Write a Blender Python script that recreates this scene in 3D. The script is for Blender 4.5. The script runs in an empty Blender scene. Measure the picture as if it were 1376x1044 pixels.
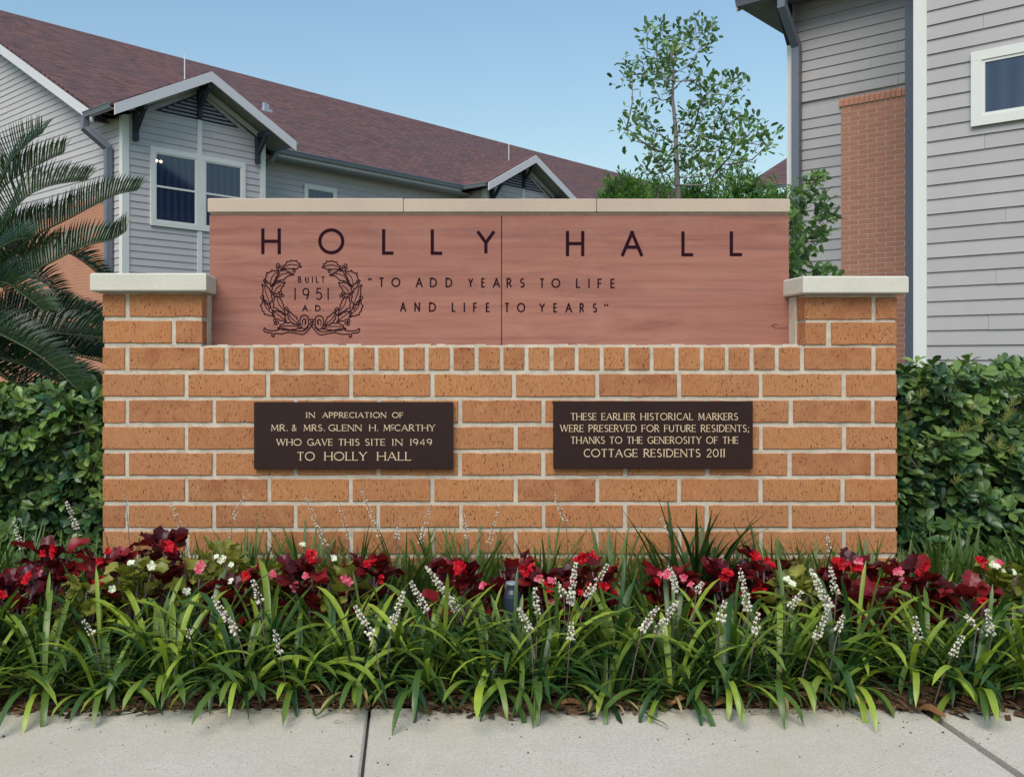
import bpy, math, random
from mathutils import Vector, Matrix, Euler
R = random.Random(7)
U = R.uniform
S = bpy.context.scene
C = S.collection

# ------------------------------------------------------------------ camera, sky, sun, exposure
F, H, U0, V0 = 1270.0, 0.957, 550.0, 483.0        # focal length in photo pixels, eye height, principal point
cam = bpy.data.objects.new('camera', bpy.data.cameras.new('camera'))
C.objects.link(cam); S.camera = cam
cam.location = (0, 0, H); cam.rotation_euler = (math.radians(90), 0, 0)
cam.data.sensor_width = 36; cam.data.lens = F / 1376 * 36
cam.data.shift_x = (688 - U0) / 1376; cam.data.shift_y = -(522 - V0) / 1376
cam.data.clip_start = 0.05; cam.data.clip_end = 1500

SUN_EL, SUN_AZ = math.radians(50), math.radians(202)
w = bpy.data.worlds.new('World'); S.world = w; w.use_nodes = True
nt = w.node_tree
sky = nt.nodes.new('ShaderNodeTexSky'); sky.sky_type = 'NISHITA'; sky.sun_disc = False
sky.sun_elevation = SUN_EL; sky.sun_rotation = SUN_AZ
sky.air_density = 1.9; sky.dust_density = 0.8; sky.ozone_density = 6.0
bg = nt.nodes['Background']; bg.inputs['Strength'].default_value = 0.077
nt.links.new(sky.outputs[0], bg.inputs['Color'])
sl = bpy.data.lights.new('sun', 'SUN'); sl.energy = 1.75; sl.angle = math.radians(42); sl.color = (1, .93, .83)
so = bpy.data.objects.new('sun', sl); C.objects.link(so)
so.rotation_euler = Vector((math.sin(SUN_AZ) * math.cos(SUN_EL), math.cos(SUN_AZ) * math.cos(SUN_EL), math.sin(SUN_EL))).to_track_quat('Z', 'Y').to_euler()
S.view_settings.view_transform = 'Standard'; S.view_settings.look = 'None'
S.view_settings.exposure = 0.95; S.view_settings.gamma = 1.0
S.render.engine = 'CYCLES'

# ------------------------------------------------------------------ materials
class NT:
    def __init__(s, name):
        s.m = bpy.data.materials.new(name); s.m.use_nodes = True
        s.t = s.m.node_tree; s.b = s.t.nodes['Principled BSDF']; s.out = s.t.nodes['Material Output']
    def n(s, kind, **kw):
        x = s.t.nodes.new('ShaderNode' + kind)
        for k, v in kw.items():
            if k.startswith('i_'): x.inputs[int(k[2:])].default_value = v
            else: setattr(x, k, v)
        return x
    def l(s, a, b): s.t.links.new(a, b)
    def coord(s, scale=(1, 1, 1), rnd=False):
        c = s.n('TexCoord'); mp = s.n('Mapping'); mp.inputs['Scale'].default_value = scale
        src = c.outputs['Object']
        if rnd:
            oi = s.n('ObjectInfo'); mu = s.n('Math', operation='MULTIPLY'); mu.inputs[1].default_value = 37.0
            s.l(oi.outputs['Random'], mu.inputs[0])
            cb = s.n('CombineXYZ'); s.l(mu.outputs[0], cb.inputs[0]); s.l(mu.outputs[0], cb.inputs[2])
            ad = s.n('VectorMath', operation='ADD'); s.l(src, ad.inputs[0]); s.l(cb.outputs[0], ad.inputs[1]); src = ad.outputs[0]
        s.l(src, mp.inputs['Vector']); return mp.outputs[0]
    def noise(s, vec, scale, detail=4, rough=.55, dist=0):
        x = s.n('TexNoise'); x.inputs['Scale'].default_value = scale; x.inputs['Detail'].default_value = detail
        x.inputs['Roughness'].default_value = rough; x.inputs['Distortion'].default_value = dist
        s.l(vec, x.inputs['Vector']); return x.outputs['Fac']
    def ramp(s, fac, stops):
        x = s.n('ValToRGB'); e = x.color_ramp.elements
        while len(e) < len(stops): e.new(.5)
        for i, (p, c) in enumerate(stops):
            e[i].position = p; e[i].color = (*c, 1) if len(c) == 3 else c
        s.l(fac, x.inputs[0]); return x.outputs['Color']
    def mix(s, fac, a, b, blend='MIX'):
        x = s.n('Mix', data_type='RGBA', blend_type=blend)
        for inp, val in ((x.inputs[0], fac), (x.inputs[6], a), (x.inputs[7], b)):
            if isinstance(val, (int, float)): inp.default_value = val
            elif isinstance(val, tuple): inp.default_value = (*val, 1) if len(val) == 3 else val
            else: s.l(val, inp)
        return x.outputs[2]
    def bump(s, h, strength=.3, dist=.002, prev=None):
        x = s.n('Bump'); x.inputs['Strength'].default_value = strength; x.inputs['Distance'].default_value = dist
        s.l(h, x.inputs['Height'])
        if prev: s.l(prev, x.inputs['Normal'])
        s.l(x.outputs[0], s.b.inputs['Normal']); return x.outputs[0]
    def col(s, c):
        if isinstance(c, tuple): s.b.inputs['Base Color'].default_value = (*c, 1)
        else: s.l(c, s.b.inputs['Base Color'])
    def rough(s, r, spec=None):
        s.b.inputs['Roughness'].default_value = r
        if spec is not None: s.b.inputs['Specular IOR Level'].default_value = spec

BW = lambda a, b: [(a, (0, 0, 0)), (b, (1, 1, 1))]
def g3(k): return (k, k, k)

def plain(name, c, rough=.6, var=.12, scale=6, spec=.3, bump=.15):
    n = NT(name); v = n.coord(rnd=True); a = n.noise(v, scale, 6)
    n.col(n.mix(a, tuple(x * (1 - var) for x in c), tuple(x * (1 + var) for x in c)))
    n.bump(n.noise(v, scale * 12, 3), bump, .002); n.rough(rough, spec); return n.m

def m_brick():
    n = NT('wire_cut_orange_brick'); v = n.coord(rnd=True); vs = n.coord((1, 1, .16), rnd=True)
    oi = n.n('ObjectInfo')
    base = n.ramp(oi.outputs['Random'], [(0, (.28, .105, .048)), (.25, (.42, .170, .066)), (.5, (.48, .220, .084)), (.7, (.35, .138, .060)), (.85, (.45, .19, .075)), (1, (.38, .17, .078))])
    base = n.mix(n.ramp(n.noise(v, 14, 4), BW(.35, .7)), base, (.46, .22, .095))
    streak = n.noise(vs, 190, 3, .6)
    base = n.mix(n.ramp(streak, [(.35, g3(.55)), (.6, g3(0.0))]), base, (.30, .10, .042))
    vp = n.coord((1, 1, .42), rnd=True)
    pits = n.ramp(n.noise(vp, 175, 2, .5, .6), [(.615, g3(0)), (.665, g3(.9))])
    dens = n.ramp(n.noise(v, 9, 2), [(.32, g3(.3)), (.55, g3(1))])
    ge = n.n('NewGeometry'); big = n.noise(ge.outputs['Position'], 1.7, 6, .65)
    base = n.mix(n.ramp(big, [(.42, g3(0)), (.72, g3(.5))]), base, (.34, .155, .075))
    base = n.mix(n.ramp(n.noise(ge.outputs['Position'], 5.5, 5, .7), [(.55, g3(0)), (.75, g3(.4))]), base, (.52, .27, .13))
    pit = n.mix(1.0, pits, dens, 'MULTIPLY')
    base = n.mix(pit, base, (.085, .032, .02))
    n.col(base); n.rough(.85, .2)
    b1 = n.bump(streak, .35, .002); inv = n.n('Invert'); n.l(pit, inv.inputs['Color']); n.bump(inv.outputs[0], .6, .003, b1)
    return n.m
def m_mortar():
    n = NT('grey_mortar'); v = n.coord(); a = n.noise(v, 25, 6, .7)
    c = n.ramp(a, [(.25, (.36, .305, .235)), (.5, (.52, .455, .365)), (.75, (.62, .56, .46))])
    n.col(c); n.bump(n.noise(v, 260, 4, .7), .5, .003); n.rough(.95, .1); return n.m
def m_sandstone():
    n = NT('red_banded_sandstone')
    v = n.coord((.55, 1, 5.0)); a = n.noise(v, 2.6, 9, .62, 1.1)
    c = n.ramp(a, [(.25, (.205, .084, .062)), (.40, (.28, .117, .086)), (.55, (.325, .141, .104)), (.70, (.365, .165, .120)), (.85, (.30, .125, .092))])
    v2 = n.coord((.25, 1, 9)); b = n.noise(v2, 2.1, 4, .55, 1.6)
    c = n.mix(n.ramp(b, [(.55, g3(0)), (.60, g3(.48)), (.625, g3(.08)), (.68, g3(.36)), (.74, g3(0))]), c, (.19, .08, .075))
    v3 = n.coord(); d = n.noise(v3, 5, 5, .7)
    c = n.mix(n.ramp(d, [(.5, g3(0)), (.78, g3(.45))]), c, (.37, .20, .16))
    n.col(c); n.bump(n.noise(v3, 220, 4, .7), .25, .002); n.rough(.8, .25); return n.m
def m_concrete(name, c, spk=.5, sc=1, grain=.6):
    n = NT(name); v = n.coord(); a = n.noise(v, 4 * sc, 8, .65)
    base = n.mix(a, tuple(x * .82 for x in c), tuple(x * 1.14 for x in c))
    fine = n.noise(v, 140, 5, .75)
    base = n.mix(n.ramp(fine, [(.36, g3(grain)), (.54, g3(0))]), base, tuple(x * .60 for x in c))
    mid = n.noise(v, 34, 6, .8); base = n.mix(n.ramp(mid, [(.38, g3(grain * .5)), (.55, g3(0))]), base, (c[0] * .74, c[1] * .72, c[2] * .68))
    st = n.noise(v, 1.6, 6, .68); base = n.mix(n.ramp(st, [(.46, g3(0)), (.66, g3(grain * .75))]), base, (c[0] * .8, c[1] * .76, c[2] * .68))
    s2 = n.noise(v, 7, 6, .75); base = n.mix(n.ramp(s2, [(.56, g3(0)), (.68, g3(grain * .5))]), base, tuple(x * .70 for x in c))
    sp = n.n('TexVoronoi'); sp.inputs['Scale'].default_value = 60; n.l(v, sp.inputs['Vector'])
    dots = n.ramp(sp.outputs['Distance'], [(.10, g3(spk)), (.16, g3(0))])
    msk = n.ramp(n.noise(v, 30, 2), BW(.52, .6))
    base = n.mix(n.mix(1.0, dots, msk, 'MULTIPLY'), base, tuple(x * .25 for x in c))
    n.col(base); n.bump(fine, .45, .003); n.rough(.9, .2); return n.m
def m_siding(name, c):
    n = NT(name); v = n.coord((1, 1, .25)); a = n.noise(v, 3, 6, .6); oi = n.n('ObjectInfo')
    base = n.mix(a, tuple(x * .92 for x in c), tuple(x * 1.07 for x in c))
    base = n.mix(oi.outputs['Random'], base, n.mix(1.0, base, (.93, .93, .94), 'MULTIPLY'))
    n.col(base); n.bump(n.noise(n.coord((.15, .15, 1)), 60, 4), .25, .003); n.rough(.65, .3); return n.m
def m_shingle():
    n = NT('weathered_burgundy_shingles')
    tc = n.n('TexCoord'); v = tc.outputs['UV']
    br = n.n('TexBrick'); br.inputs['Scale'].default_value = 1; br.offset = .5; br.inputs['Brick Width'].default_value = .34
    br.inputs['Row Height'].default_value = .15; br.inputs['Mortar Size'].default_value = .012; br.inputs['Bias'].default_value = 0
    br.inputs['Color1'].default_value = (.20, .098, .080, 1); br.inputs['Color2'].default_value = (.060, .038, .040, 1); br.inputs['Mortar'].default_value = (.03, .018, .022, 1)
    wv = n.noise(v, 1.4, 3); sh = n.n('VectorMath', operation='ADD'); n.l(v, sh.inputs[0])
    cb = n.n('CombineXYZ'); m_ = n.n('Math', operation='MULTIPLY'); m_.inputs[1].default_value = .10; n.l(wv, m_.inputs[0]); n.l(m_.outputs[0], cb.inputs[1])
    n.l(cb.outputs[0], sh.inputs[1]); n.l(sh.outputs[0], br.inputs['Vector'])
    c = br.outputs['Color']
    c = n.mix(n.ramp(n.noise(v, 3.3, 6, .7), [(.35, g3(0)), (.7, g3(.6))]), c, (.15, .086, .078))
    c = n.mix(n.ramp(n.noise(v, .35, 4, .6), [(.4, g3(0)), (.7, g3(.45))]), c, (.095, .068, .085))
    n.col(c); b1 = n.bump(br.outputs['Fac'], .6, -.02); n.bump(n.noise(v, 30, 3), .5, .01, b1); n.rough(.9, .2); return n.m
def m_leaf(name, ca, cb_, rough=.4, trans=.25, spec=.4, attr=True, vein=0):
    n = NT(name)
    if attr:
        at = n.n('Attribute', attribute_name='tint'); f = at.outputs['Fac']
    else:
        pw = n.n('Math', operation='POWER'); pw.inputs[1].default_value = 1.7; n.l(n.n('ObjectInfo').outputs['Random'], pw.inputs[0]); f = pw.outputs[0]
    tc = n.n('TexCoord')
    c = n.mix(f, ca, cb_)
    c = n.mix(n.ramp(n.noise(tc.outputs['Object'], 25, 3), BW(.3, .75)), c, n.mix(1.0, c, (.72, .78, .7), 'MULTIPLY'))
    n.col(c); n.rough(rough, spec)
    tr = n.n('BsdfTranslucent'); n.l(n.mix(1.0, c, (1.5, 1.6, .8), 'MULTIPLY'), tr.inputs['Color'])
    ms = n.n('MixShader'); ms.inputs[0].default_value = trans
    n.l(n.b.outputs[0], ms.inputs[1]); n.l(tr.outputs[0], ms.inputs[2]); n.l(ms.outputs[0], n.out.inputs['Surface'])
    return n.m
def m_glass():
    n = NT('dark_window_glass'); v = n.coord((1, 1, 1))
    wv = n.n('TexWave', wave_type='BANDS', bands_direction='X'); wv.inputs['Scale'].default_value = 2.2; wv.inputs['Distortion'].default_value = 1.5; n.l(v, wv.inputs['Vector'])
    n.col(n.mix(wv.outputs['Fac'], (.016, .024, .055), (.028, .042, .082))); n.rough(.06, .9); n.b.inputs['IOR'].default_value = 1.5; return n.m
def m_emit(name, c, s):
    n = NT(name); n.col(c); n.b.inputs['Emission Color'].default_value = (*c, 1); n.b.inputs['Emission Strength'].default_value = s; return n.m
def m_soil():
    n = NT('dark_brown_mulch'); v = n.coord(); a = n.noise(v, 40, 8, .75)
    n.col(n.ramp(a, [(.3, (.018, .011, .008)), (.5, (.06, .033, .022)), (.7, (.13, .075, .045))])); n.bump(a, 1, .02); n.rough(.95, .1); return n.m
def m_lawn():
    n = NT('mown_lawn'); v = n.coord(); a = n.noise(v, 12, 8, .7)
    n.col(n.ramp(a, [(.3, (.025, .05, .012)), (.7, (.07, .11, .03))])); n.bump(n.noise(v, 90, 4), 1, .02); n.rough(.9, .1); return n.m

M = dict(
 brick=m_brick(), mortar=m_mortar(), stone=m_sandstone(), walk=m_concrete('pale_broom_concrete', (.56, .52, .43), .9, 1, .85),
 cap=m_concrete('pale_cast_stone', (.60, .575, .49), .15, 1, .18), coping=m_concrete('tan_cast_stone', (.50, .40, .315), .05, 1, .15),
 joint=plain('grey_joint_filler', (.20, .20, .205), .9), incised=plain('dark_incised_paint', (.022, .007, .012), .95, .2, 30, .05),
 incised2=plain('brown_incised_line', (.085, .024, .022), .8, .2, 60),
 bronze=plain('dark_bronze_plate', (.026, .012, .010), .5, .25, 18, .2), goldtxt=plain('pale_gold_letters', (.66, .50, .32), .5, .1, 50),
 sid=m_siding('pale_grey_siding', (.50, .475, .475)), sid2=m_siding('warm_grey_siding', (.41, .39, .385)),
 white=plain('white_painted_trim', (.68, .68, .64), .55, .05), fascia=plain('pale_grey_fascia', (.62, .61, .63), .55, .05),
 slate=plain('slate_blue_metal', (.15, .165, .205), .45, .08), gutter=plain('light_slate_gutter', (.20, .225, .265), .4, .08), dslate=plain('dark_slate_timber', (.035, .042, .062), .6, .1),
 soffit=plain('grey_soffit', (.30, .29, .31), .8, .05), shingle=m_shingle(), glass=m_glass(),
 bbrick=plain('salmon_house_brick', (.46, .20, .12), .85, .22, 1.2), rbrick=plain('red_house_brick', (.46, .21, .14), .85, .25, 3.0),
 hmortar=plain('pinkish_house_mortar', (.60, .43, .34), .95, .1), bulb=m_emit('warm_lit_bulb', (1, .72, .35), 3),
 soil=m_soil(), lawn=m_lawn(),
 liri=m_leaf('liriope_blade', (.026, .080, .020), (.34, .44, .05), .36, .28, .5, False), liri2=m_leaf('liriope_undergrowth', (.013, .040, .014), (.06, .12, .025), .5, .2, .3),  # undergrowth green is darkened to paint in the shade between clumps
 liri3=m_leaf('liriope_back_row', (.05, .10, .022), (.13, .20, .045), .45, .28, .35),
 straw=m_leaf('dry_blade', (.36, .27, .12), (.48, .38, .18), .7, .2, .2, False),
 bud=m_leaf('pale_lilac_buds', (.70, .60, .64), (.86, .82, .68), .6, .25, .2), stem=plain('pale_purple_stem', (.22, .15, .15), .6),
 bronzeleaf=m_leaf('bronze_begonia_leaf', (.060, .006, .010), (.28, .018, .024), .36, .3, .4, False), olive=m_leaf('olive_begonia_leaf', (.16, .17, .03), (.36, .34, .07), .4, .3, .4, False),
 red=m_leaf('scarlet_petals', (.32, .001, .007), (.52, .004, .014), .5, .08, .2), pink=m_leaf('pink_petals', (.68, .05, .14), (.78, .24, .30), .5, .25, .3), whitep=m_leaf('cream_petals', (.80, .80, .62), (.84, .82, .72), .5, .25, .3),
 yel=plain('yellow_stamens', (.75, .5, .06), .7),
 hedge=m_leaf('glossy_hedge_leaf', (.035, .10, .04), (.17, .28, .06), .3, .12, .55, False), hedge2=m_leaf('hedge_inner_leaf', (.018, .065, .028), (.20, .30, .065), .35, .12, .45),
 tleaf=m_leaf('young_tree_leaf', (.06, .12, .05), (.20, .33, .10), .35, .3, .45), feath=m_leaf('soft_shrub_leaf', (.045, .12, .035), (.20, .36, .09), .5, .4, .3),
 palm=m_leaf('sago_leaflet', (.009, .032, .014), (.036, .075, .026), .35, .1, .45), rachis=plain('sago_rachis', (.05, .075, .03), .5), bark=plain('grey_brown_bark', (.16, .125, .10), .9, .3, 30),
 sbark=plain('pale_slender_bark', (.22, .19, .18), .8, .2, 30), deadleaf=m_leaf('dead_brown_leaf', (.18, .075, .03), (.33, .17, .07), .7, .1, .2, False), chip=m_leaf('mulch_chip', (.045, .022, .014), (.20, .115, .065), .9, .02, .1),
 chip2=m_leaf('dry_slivers', (.13, .07, .04), (.42, .28, .14), .8, .05, .1),
 pipe=plain('blue_black_metal', (.022, .032, .05), .35, .2, 20, .5), lite=plain('pale_worn_rim', (.25, .29, .33), .4), asphalt=plain('road_asphalt', (.05, .05, .052), .9, .2, 30), bent=plain('inflorescence_twig', (.35, .38, .12), .7), antenna=plain('pale_metal_rod', (.7, .7, .72), .4), pvc=plain('grey_vent_metal', (.36, .42, .48), .5))

# ------------------------------------------------------------------ object helpers
def P(u, v, Y): return Vector(((u - U0) / F * Y, Y, H + (V0 - v) / F * Y))
def setp(o, label=None, cat=None, group=None, kind=None):
    if label: o['label'] = label
    if cat: o['category'] = cat
    if group: o['group'] = group
    if kind: o['kind'] = kind
    return o
def thing(name, label, cat, loc=(0, 0, 0), rz=0, group=None):
    o = bpy.data.objects.new(name, None); C.objects.link(o); o.location = loc; o.rotation_euler = (0, 0, rz)
    o.empty_display_size = .1
    return setp(o, label, cat, group)
def attach(o, parent, local=False):
    """parent o; world-space meshes keep their world place, local ones live in the thing's own frame"""
    if parent is not None:
        o.parent = parent
        if not local and parent.type == 'EMPTY': o.matrix_parent_inverse = Matrix.Translation(-Vector(parent.location))
    return o
def link(name, me, parent=None, local=False, kind=None):
    o = bpy.data.objects.new(name, me); C.objects.link(o); attach(o, parent, local)
    if kind: o['kind'] = kind
    return o
class MB:
    def __init__(s): s.v = []; s.f = []; s.t = []; s.tint = None; s.tv = .5; s.uv = None
    def add(s, vs, fs):
        k = len(s.v); s.v += [tuple(x) for x in vs]; s.f += [tuple(i + k for i in f) for f in fs]; s.t += [s.tv] * len(fs)
    def box(s, fr, a0, a1, b0, b1, c0, c1):
        s.add([fr(a, b, c) for c in (c0, c1) for b in (b0, b1) for a in (a0, a1)],
              [(0, 2, 3, 1), (4, 5, 7, 6), (0, 1, 5, 4), (2, 6, 7, 3), (0, 4, 6, 2), (1, 3, 7, 5)])
    def prism(s, pts0, pts1):
        n = len(pts0); s.add(list(pts0) + list(pts1), [tuple(range(n)), tuple(range(2 * n - 1, n - 1, -1))] + [(i, i + n, (i + 1) % n + n, (i + 1) % n) for i in range(n)])
    def tube(s, pts, r, n=6, r1=None):
        pts = [Vector(p) for p in pts]; rings = []; N = len(pts)
        for i, p in enumerate(pts):
            d = (pts[min(i + 1, N - 1)] - pts[max(i - 1, 0)]).normalized()
            x = d.cross(Vector((0, 0, 1)));
            if x.length < .05: x = d.cross(Vector((1, 0, 0)))
            x.normalize(); y = d.cross(x)
            rr = r if r1 is None else r + (r1 - r) * i / (N - 1)
            rings.append([p + rr * (math.cos(2 * math.pi * k / n) * x + math.sin(2 * math.pi * k / n) * y) for k in range(n)])
        fs = [(i * n + k, i * n + (k + 1) % n, (i + 1) * n + (k + 1) % n, (i + 1) * n + k) for i in range(N - 1) for k in range(n)]
        fs += [tuple(range(n))[::-1], tuple((N - 1) * n + k for k in range(n))]
        s.add([q for rg in rings for q in rg], fs)
    def lathe(s, c, prof, n=16):
        c = Vector(c); vs = [c + Vector((r * math.cos(2 * math.pi * k / n), r * math.sin(2 * math.pi * k / n), z)) for r, z in prof for k in range(n)]
        N = len(prof); s.add(vs, [(i * n + k, i * n + (k + 1) % n, (i + 1) * n + (k + 1) % n, (i + 1) * n + k) for i in range(N - 1) for k in range(n)])
    def leaf(s, p, d, up, L, W, fold=.25, droop=.15, wide=.5):
        """pointed, folded leaf from base p along d with face normal near up"""
        d = d.normalized(); x = d.cross(up)
        if x.length < .01: x = d.cross(Vector((1, 0, .3)))
        x.normalize(); nrm = x.cross(d).normalized()
        a = p + d * L * wide * .55 - nrm * L * droop * .1; b = p + d * L * (wide + .25) - nrm * L * droop * .5; t = p + d * L - nrm * L * droop
        w1, w2 = W * .44, W * .42; e = nrm * W * fold
        s.add([p, a - x * w1 + e * .9, a, a + x * w1 + e * .9, b - x * w2 + e * .8, b, b + x * w2 + e * .8, t],
              [(0, 2, 1), (0, 3, 2), (1, 2, 5, 4), (2, 3, 6, 5), (4, 5, 7), (5, 6, 7)])
    def oleaf(s, p, d, up, L, W, fold=.2, droop=.15):
        d = d.normalized(); x = d.cross(up)
        if x.length < .01: x = d.cross(Vector((1, 0, .3)))
        x.normalize(); n = x.cross(d).normalized(); vs = [p]
        for t, k in ((.28, .26), (.6, .49), (.85, .40)):
            c = p + d * L * t - n * L * droop * t * t; e = n * W * fold * k * 1.6; vs += [c - x * W * k + e, c, c + x * W * k + e]
        vs.append(p + d * L - n * L * droop)
        s.add(vs, [(0, 2, 1), (0, 3, 2), (1, 2, 5, 4), (2, 3, 6, 5), (4, 5, 8, 7), (5, 6, 9, 8), (7, 8, 10), (8, 9, 10)])
    def mesh(s, name, m, smooth=False):
        me = bpy.data.meshes.new(name); me.from_pydata(s.v, [], s.f); me.materials.append(m)
        at = me.attributes.new('tint', 'FLOAT', 'FACE'); at.data.foreach_set('value', s.t)
        if s.uv:
            uv = me.uv_layers.new(name='UVMap')
            uv.data.foreach_set('uv', [c for lp in me.loops for c in s.uv[lp.vertex_index]])
        if smooth: me.polygons.foreach_set('use_smooth', [True] * len(me.polygons))
        me.update(); return me
    def build(s, name, m, parent=None, local=False, kind=None, smooth=False):
        return link(name, s.mesh(name, m, smooth), parent, local, kind)
def WF(a, b, c): return (a, b, c)

# ------------------------------------------------------------------ the ground
g = MB(); g.add([(-300, -300, -.12), (300, -300, -.12), (300, 400, -.12), (-300, 400, -.12)], [(0, 1, 2, 3)])
setp(g.build('lawn', M['lawn']), kind='structure')
g = MB(); g.box(WF, -120, 120, -9, -1.2, -.3, -.10); setp(g.build('road', M['asphalt']), kind='structure')
walk = MB(); walk.box(WF, -40, 40, -1.2, 2.615, -.2, -.035); walk = setp(walk.build('sidewalk', M['joint']), kind='structure')
def slab(x0, x1, y0, y1, yb=None):
    me = MB(); c = .006; z = 0.0
    yb = yb or y1
    vs = [(x0, y0, -.09), (x1, y0, -.09), (x1, yb, -.09), (x0, y1, -.09), (x0, y0, z - c), (x1, y0, z - c), (x1, yb, z - c), (x0, y1, z - c),
          (x0 + c, y0 + c, z), (x1 - c, y0 + c, z), (x1 - c, yb - c, z), (x0 + c, y1 - c, z)]
    me.add(vs, [(0, 1, 5, 4), (1, 2, 6, 5), (2, 3, 7, 6), (3, 0, 4, 7), (4, 5, 9, 8), (5, 6, 10, 9), (6, 7, 11, 10), (7, 4, 8, 11), (8, 9, 10, 11)])
    me.build('slab', M['walk'], walk)
J = [-12.3, -10.78, -9.26, -7.74, -6.22, -4.70, -3.18, -1.645, -.109, 1.411, 2.93, 4.45, 5.97, 7.49, 9.0]
for i in range(len(J) - 1):
    x0 = J[i] + (.016 if abs(J[i] - 1.411) < .01 else .004); x1 = J[i + 1] - (.012 if abs(J[i + 1] - 1.411) < .01 else .004)
    yb = 2.66 if x0 > 1.42 else 2.60
    slab(x0, x1, 1.08, yb, yb); slab(x0, x1, -.46, 1.07); slab(x0, x1, -1.19, -.47)
# planting bed, gently mounded to the wall
def soilz(x, y): return .012 + .05 * max(0, min(1, (y - 2.62) / .6)) + .010 * math.sin(x * 9 + y * 7) + .008 * math.sin(x * 23 - y * 31)
g = MB(); nx, ny = 150, 30; X0, X1, Y0, Y1 = -5.5, 6.5, 2.605, 6.0
yy = [Y0 + (Y1 - Y0) * (j / ny) ** 1.8 for j in range(ny + 1)]
vs = [(X0 + (X1 - X0) * i / nx, (y + (.012 * math.sin(i * 1.7) if j == 0 else 0)), (soilz(X0 + (X1 - X0) * i / nx, y) if 0 < j else -.02)) for j, y in enumerate(yy) for i in range(nx + 1)]
g.add(vs, [(j * (nx + 1) + i, j * (nx + 1) + i + 1, (j + 1) * (nx + 1) + i + 1, (j + 1) * (nx + 1) + i) for j in range(ny) for i in range(nx)])
setp(g.build('flower_bed_soil', M['soil'], smooth=True), kind='structure')
g = MB()
for i in range(7000):
    x, y = U(-2.3, 3.0), (2.61 + R.gauss(0, .03) if i < 1800 else 2.59 + abs(R.gauss(0, .22))); z = soilz(x, y) + U(0, .012); a = U(0, 6.28); L, W = U(.008, .035), U(.003, .010)
    if y > 3.4: continue
    if y < 2.62: y = 2.62 - abs(R.gauss(0, .022)) * (1 + .8 * math.sin(x * 5)); z = .002 + U(0, .012)
    g.tv = U(0, 1); d = Vector((math.cos(a), math.sin(a), U(-.3, .3))) * L; e = Vector((-math.sin(a), math.cos(a), U(-.4, .4))) * W; p = Vector((x, y, z)); k = Vector((0, 0, .003))
    g.add([p - d - e, p + d - e, p + d + e, p - d + e, p + k], [(0, 1, 4), (1, 2, 4), (2, 3, 4), (3, 0, 4)])
setp(g.build('mulch', M['chip']), 'brown bark mulch and leaf litter scattered under the border grass', 'mulch', kind='stuff')

# ------------------------------------------------------------------ the sign wall
SP = .00275; D = F * SP                           # metres per photo pixel on the brick face, and its distance
RP = .135                                         # how far the stone panel sits back
def fx(u): return (u - U0) * SP
def fz(v): return H + (V0 - v) * SP
k2 = (D + RP) / D; k1 = (D - .045) / D
def px_(u): return (u - U0) * SP * k2
def pz_(v): return H + (V0 - v) * SP * k2
sign = thing('brick_sign_wall', 'orange brick monument sign wall with a red sandstone name panel above the flower bed', 'sign', (fx(670), D + .2, 0))
XL, XR = fx(138), fx(1206); PLx, PRx = fx(272), fx(1082)
WD = .42
core = MB(); q = .005
core.box(WF, XL + q, XR - q, D + q, D + WD, -.08, fz(465.2))
core.box(WF, XL + q, PLx - q + .0, D + q + .001, D + WD - .001, fz(465.2) + .0005, fz(393.2))
core.box(WF, PRx + q, XR - q, D + q + .001, D + WD - .001, fz(465.2) + .0005, fz(396.2))
core.build('mortar_core', M['mortar'], sign)
# mortar fillets where the panel meets the piers and the brickwork
fl = MB(); fl.box(WF, PLx - .012, PLx + .006, D + .075, D + RP + .03, fz(464.9), fz(394)); fl.build('mortar_fillet', M['mortar'], sign)
fl = MB(); fl.box(WF, PRx - .006, PRx + .012, D + .075, D + RP + .03, fz(464.9), fz(397)); fl.build('mortar_fillet', M['mortar'], sign)
fl = MB()
xx = PLx
while xx < PRx - .01:
    w_ = U(.02, .06); h_ = U(.0, .006); fl.box(WF, xx, min(xx + w_, PRx), D + .02 + U(0, .01), D + RP + .02, fz(465.3), fz(464.2) + h_); xx += w_
fl.build('mortar_bed', M['mortar'], sign)
_cache = {}
def brickmesh(w, d, h):
    key = (round(w, 4), round(d, 3), round(h, 4))
    if key in _cache: return _cache[key]
    m = MB(); c = .0022; nx_ = max(2, int(w / .035))
    rr = random.Random(len(_cache))
    def j(): return rr.uniform(-.0016, .0016)
    # chamfered face with slightly ragged long edges
    top0 = [(w * i / nx_, c, h + j() * (0 < i < nx_)) for i in range(nx_ + 1)]; bot0 = [(w * i / nx_, c, 0 + j() * (0 < i < nx_)) for i in range(nx_ + 1)]
    top1 = [(min(max(x, c), w - c), 0, z - c) for x, y, z in top0]; bot1 = [(min(max(x, c), w - c), 0, z + c) for x, y, z in bot0]
    N = nx_ + 1; m.v = bot0 + bot1 + top1 + top0 + [(0, d, 0), (w, d, 0), (w, d, h), (0, d, h)]
    f = []
    for i in range(nx_):
        for r in range(3): f.append((r * N + i, r * N + i + 1, (r + 1) * N + i + 1, (r + 1) * N + i))
    B = 4 * N
    f += [(0, N, 2 * N, 3 * N), (N - 1, 4 * N - 1, 3 * N - 1, 2 * N - 1),
          tuple([3 * N + i for i in range(N)] + [B + 2, B + 3]), tuple([i for i in range(N - 1, -1, -1)] + [B, B + 1]),
          (0, 3 * N, B + 3, B), (N - 1, B + 1, B + 2, 4 * N - 1), (B, B + 3, B + 2, B + 1)]
    m.f = f; m.t = [.5] * len(f)
    _cache[key] = m.mesh('brick', M['brick']); return _cache[key]
BH = 29.6 * SP
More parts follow.
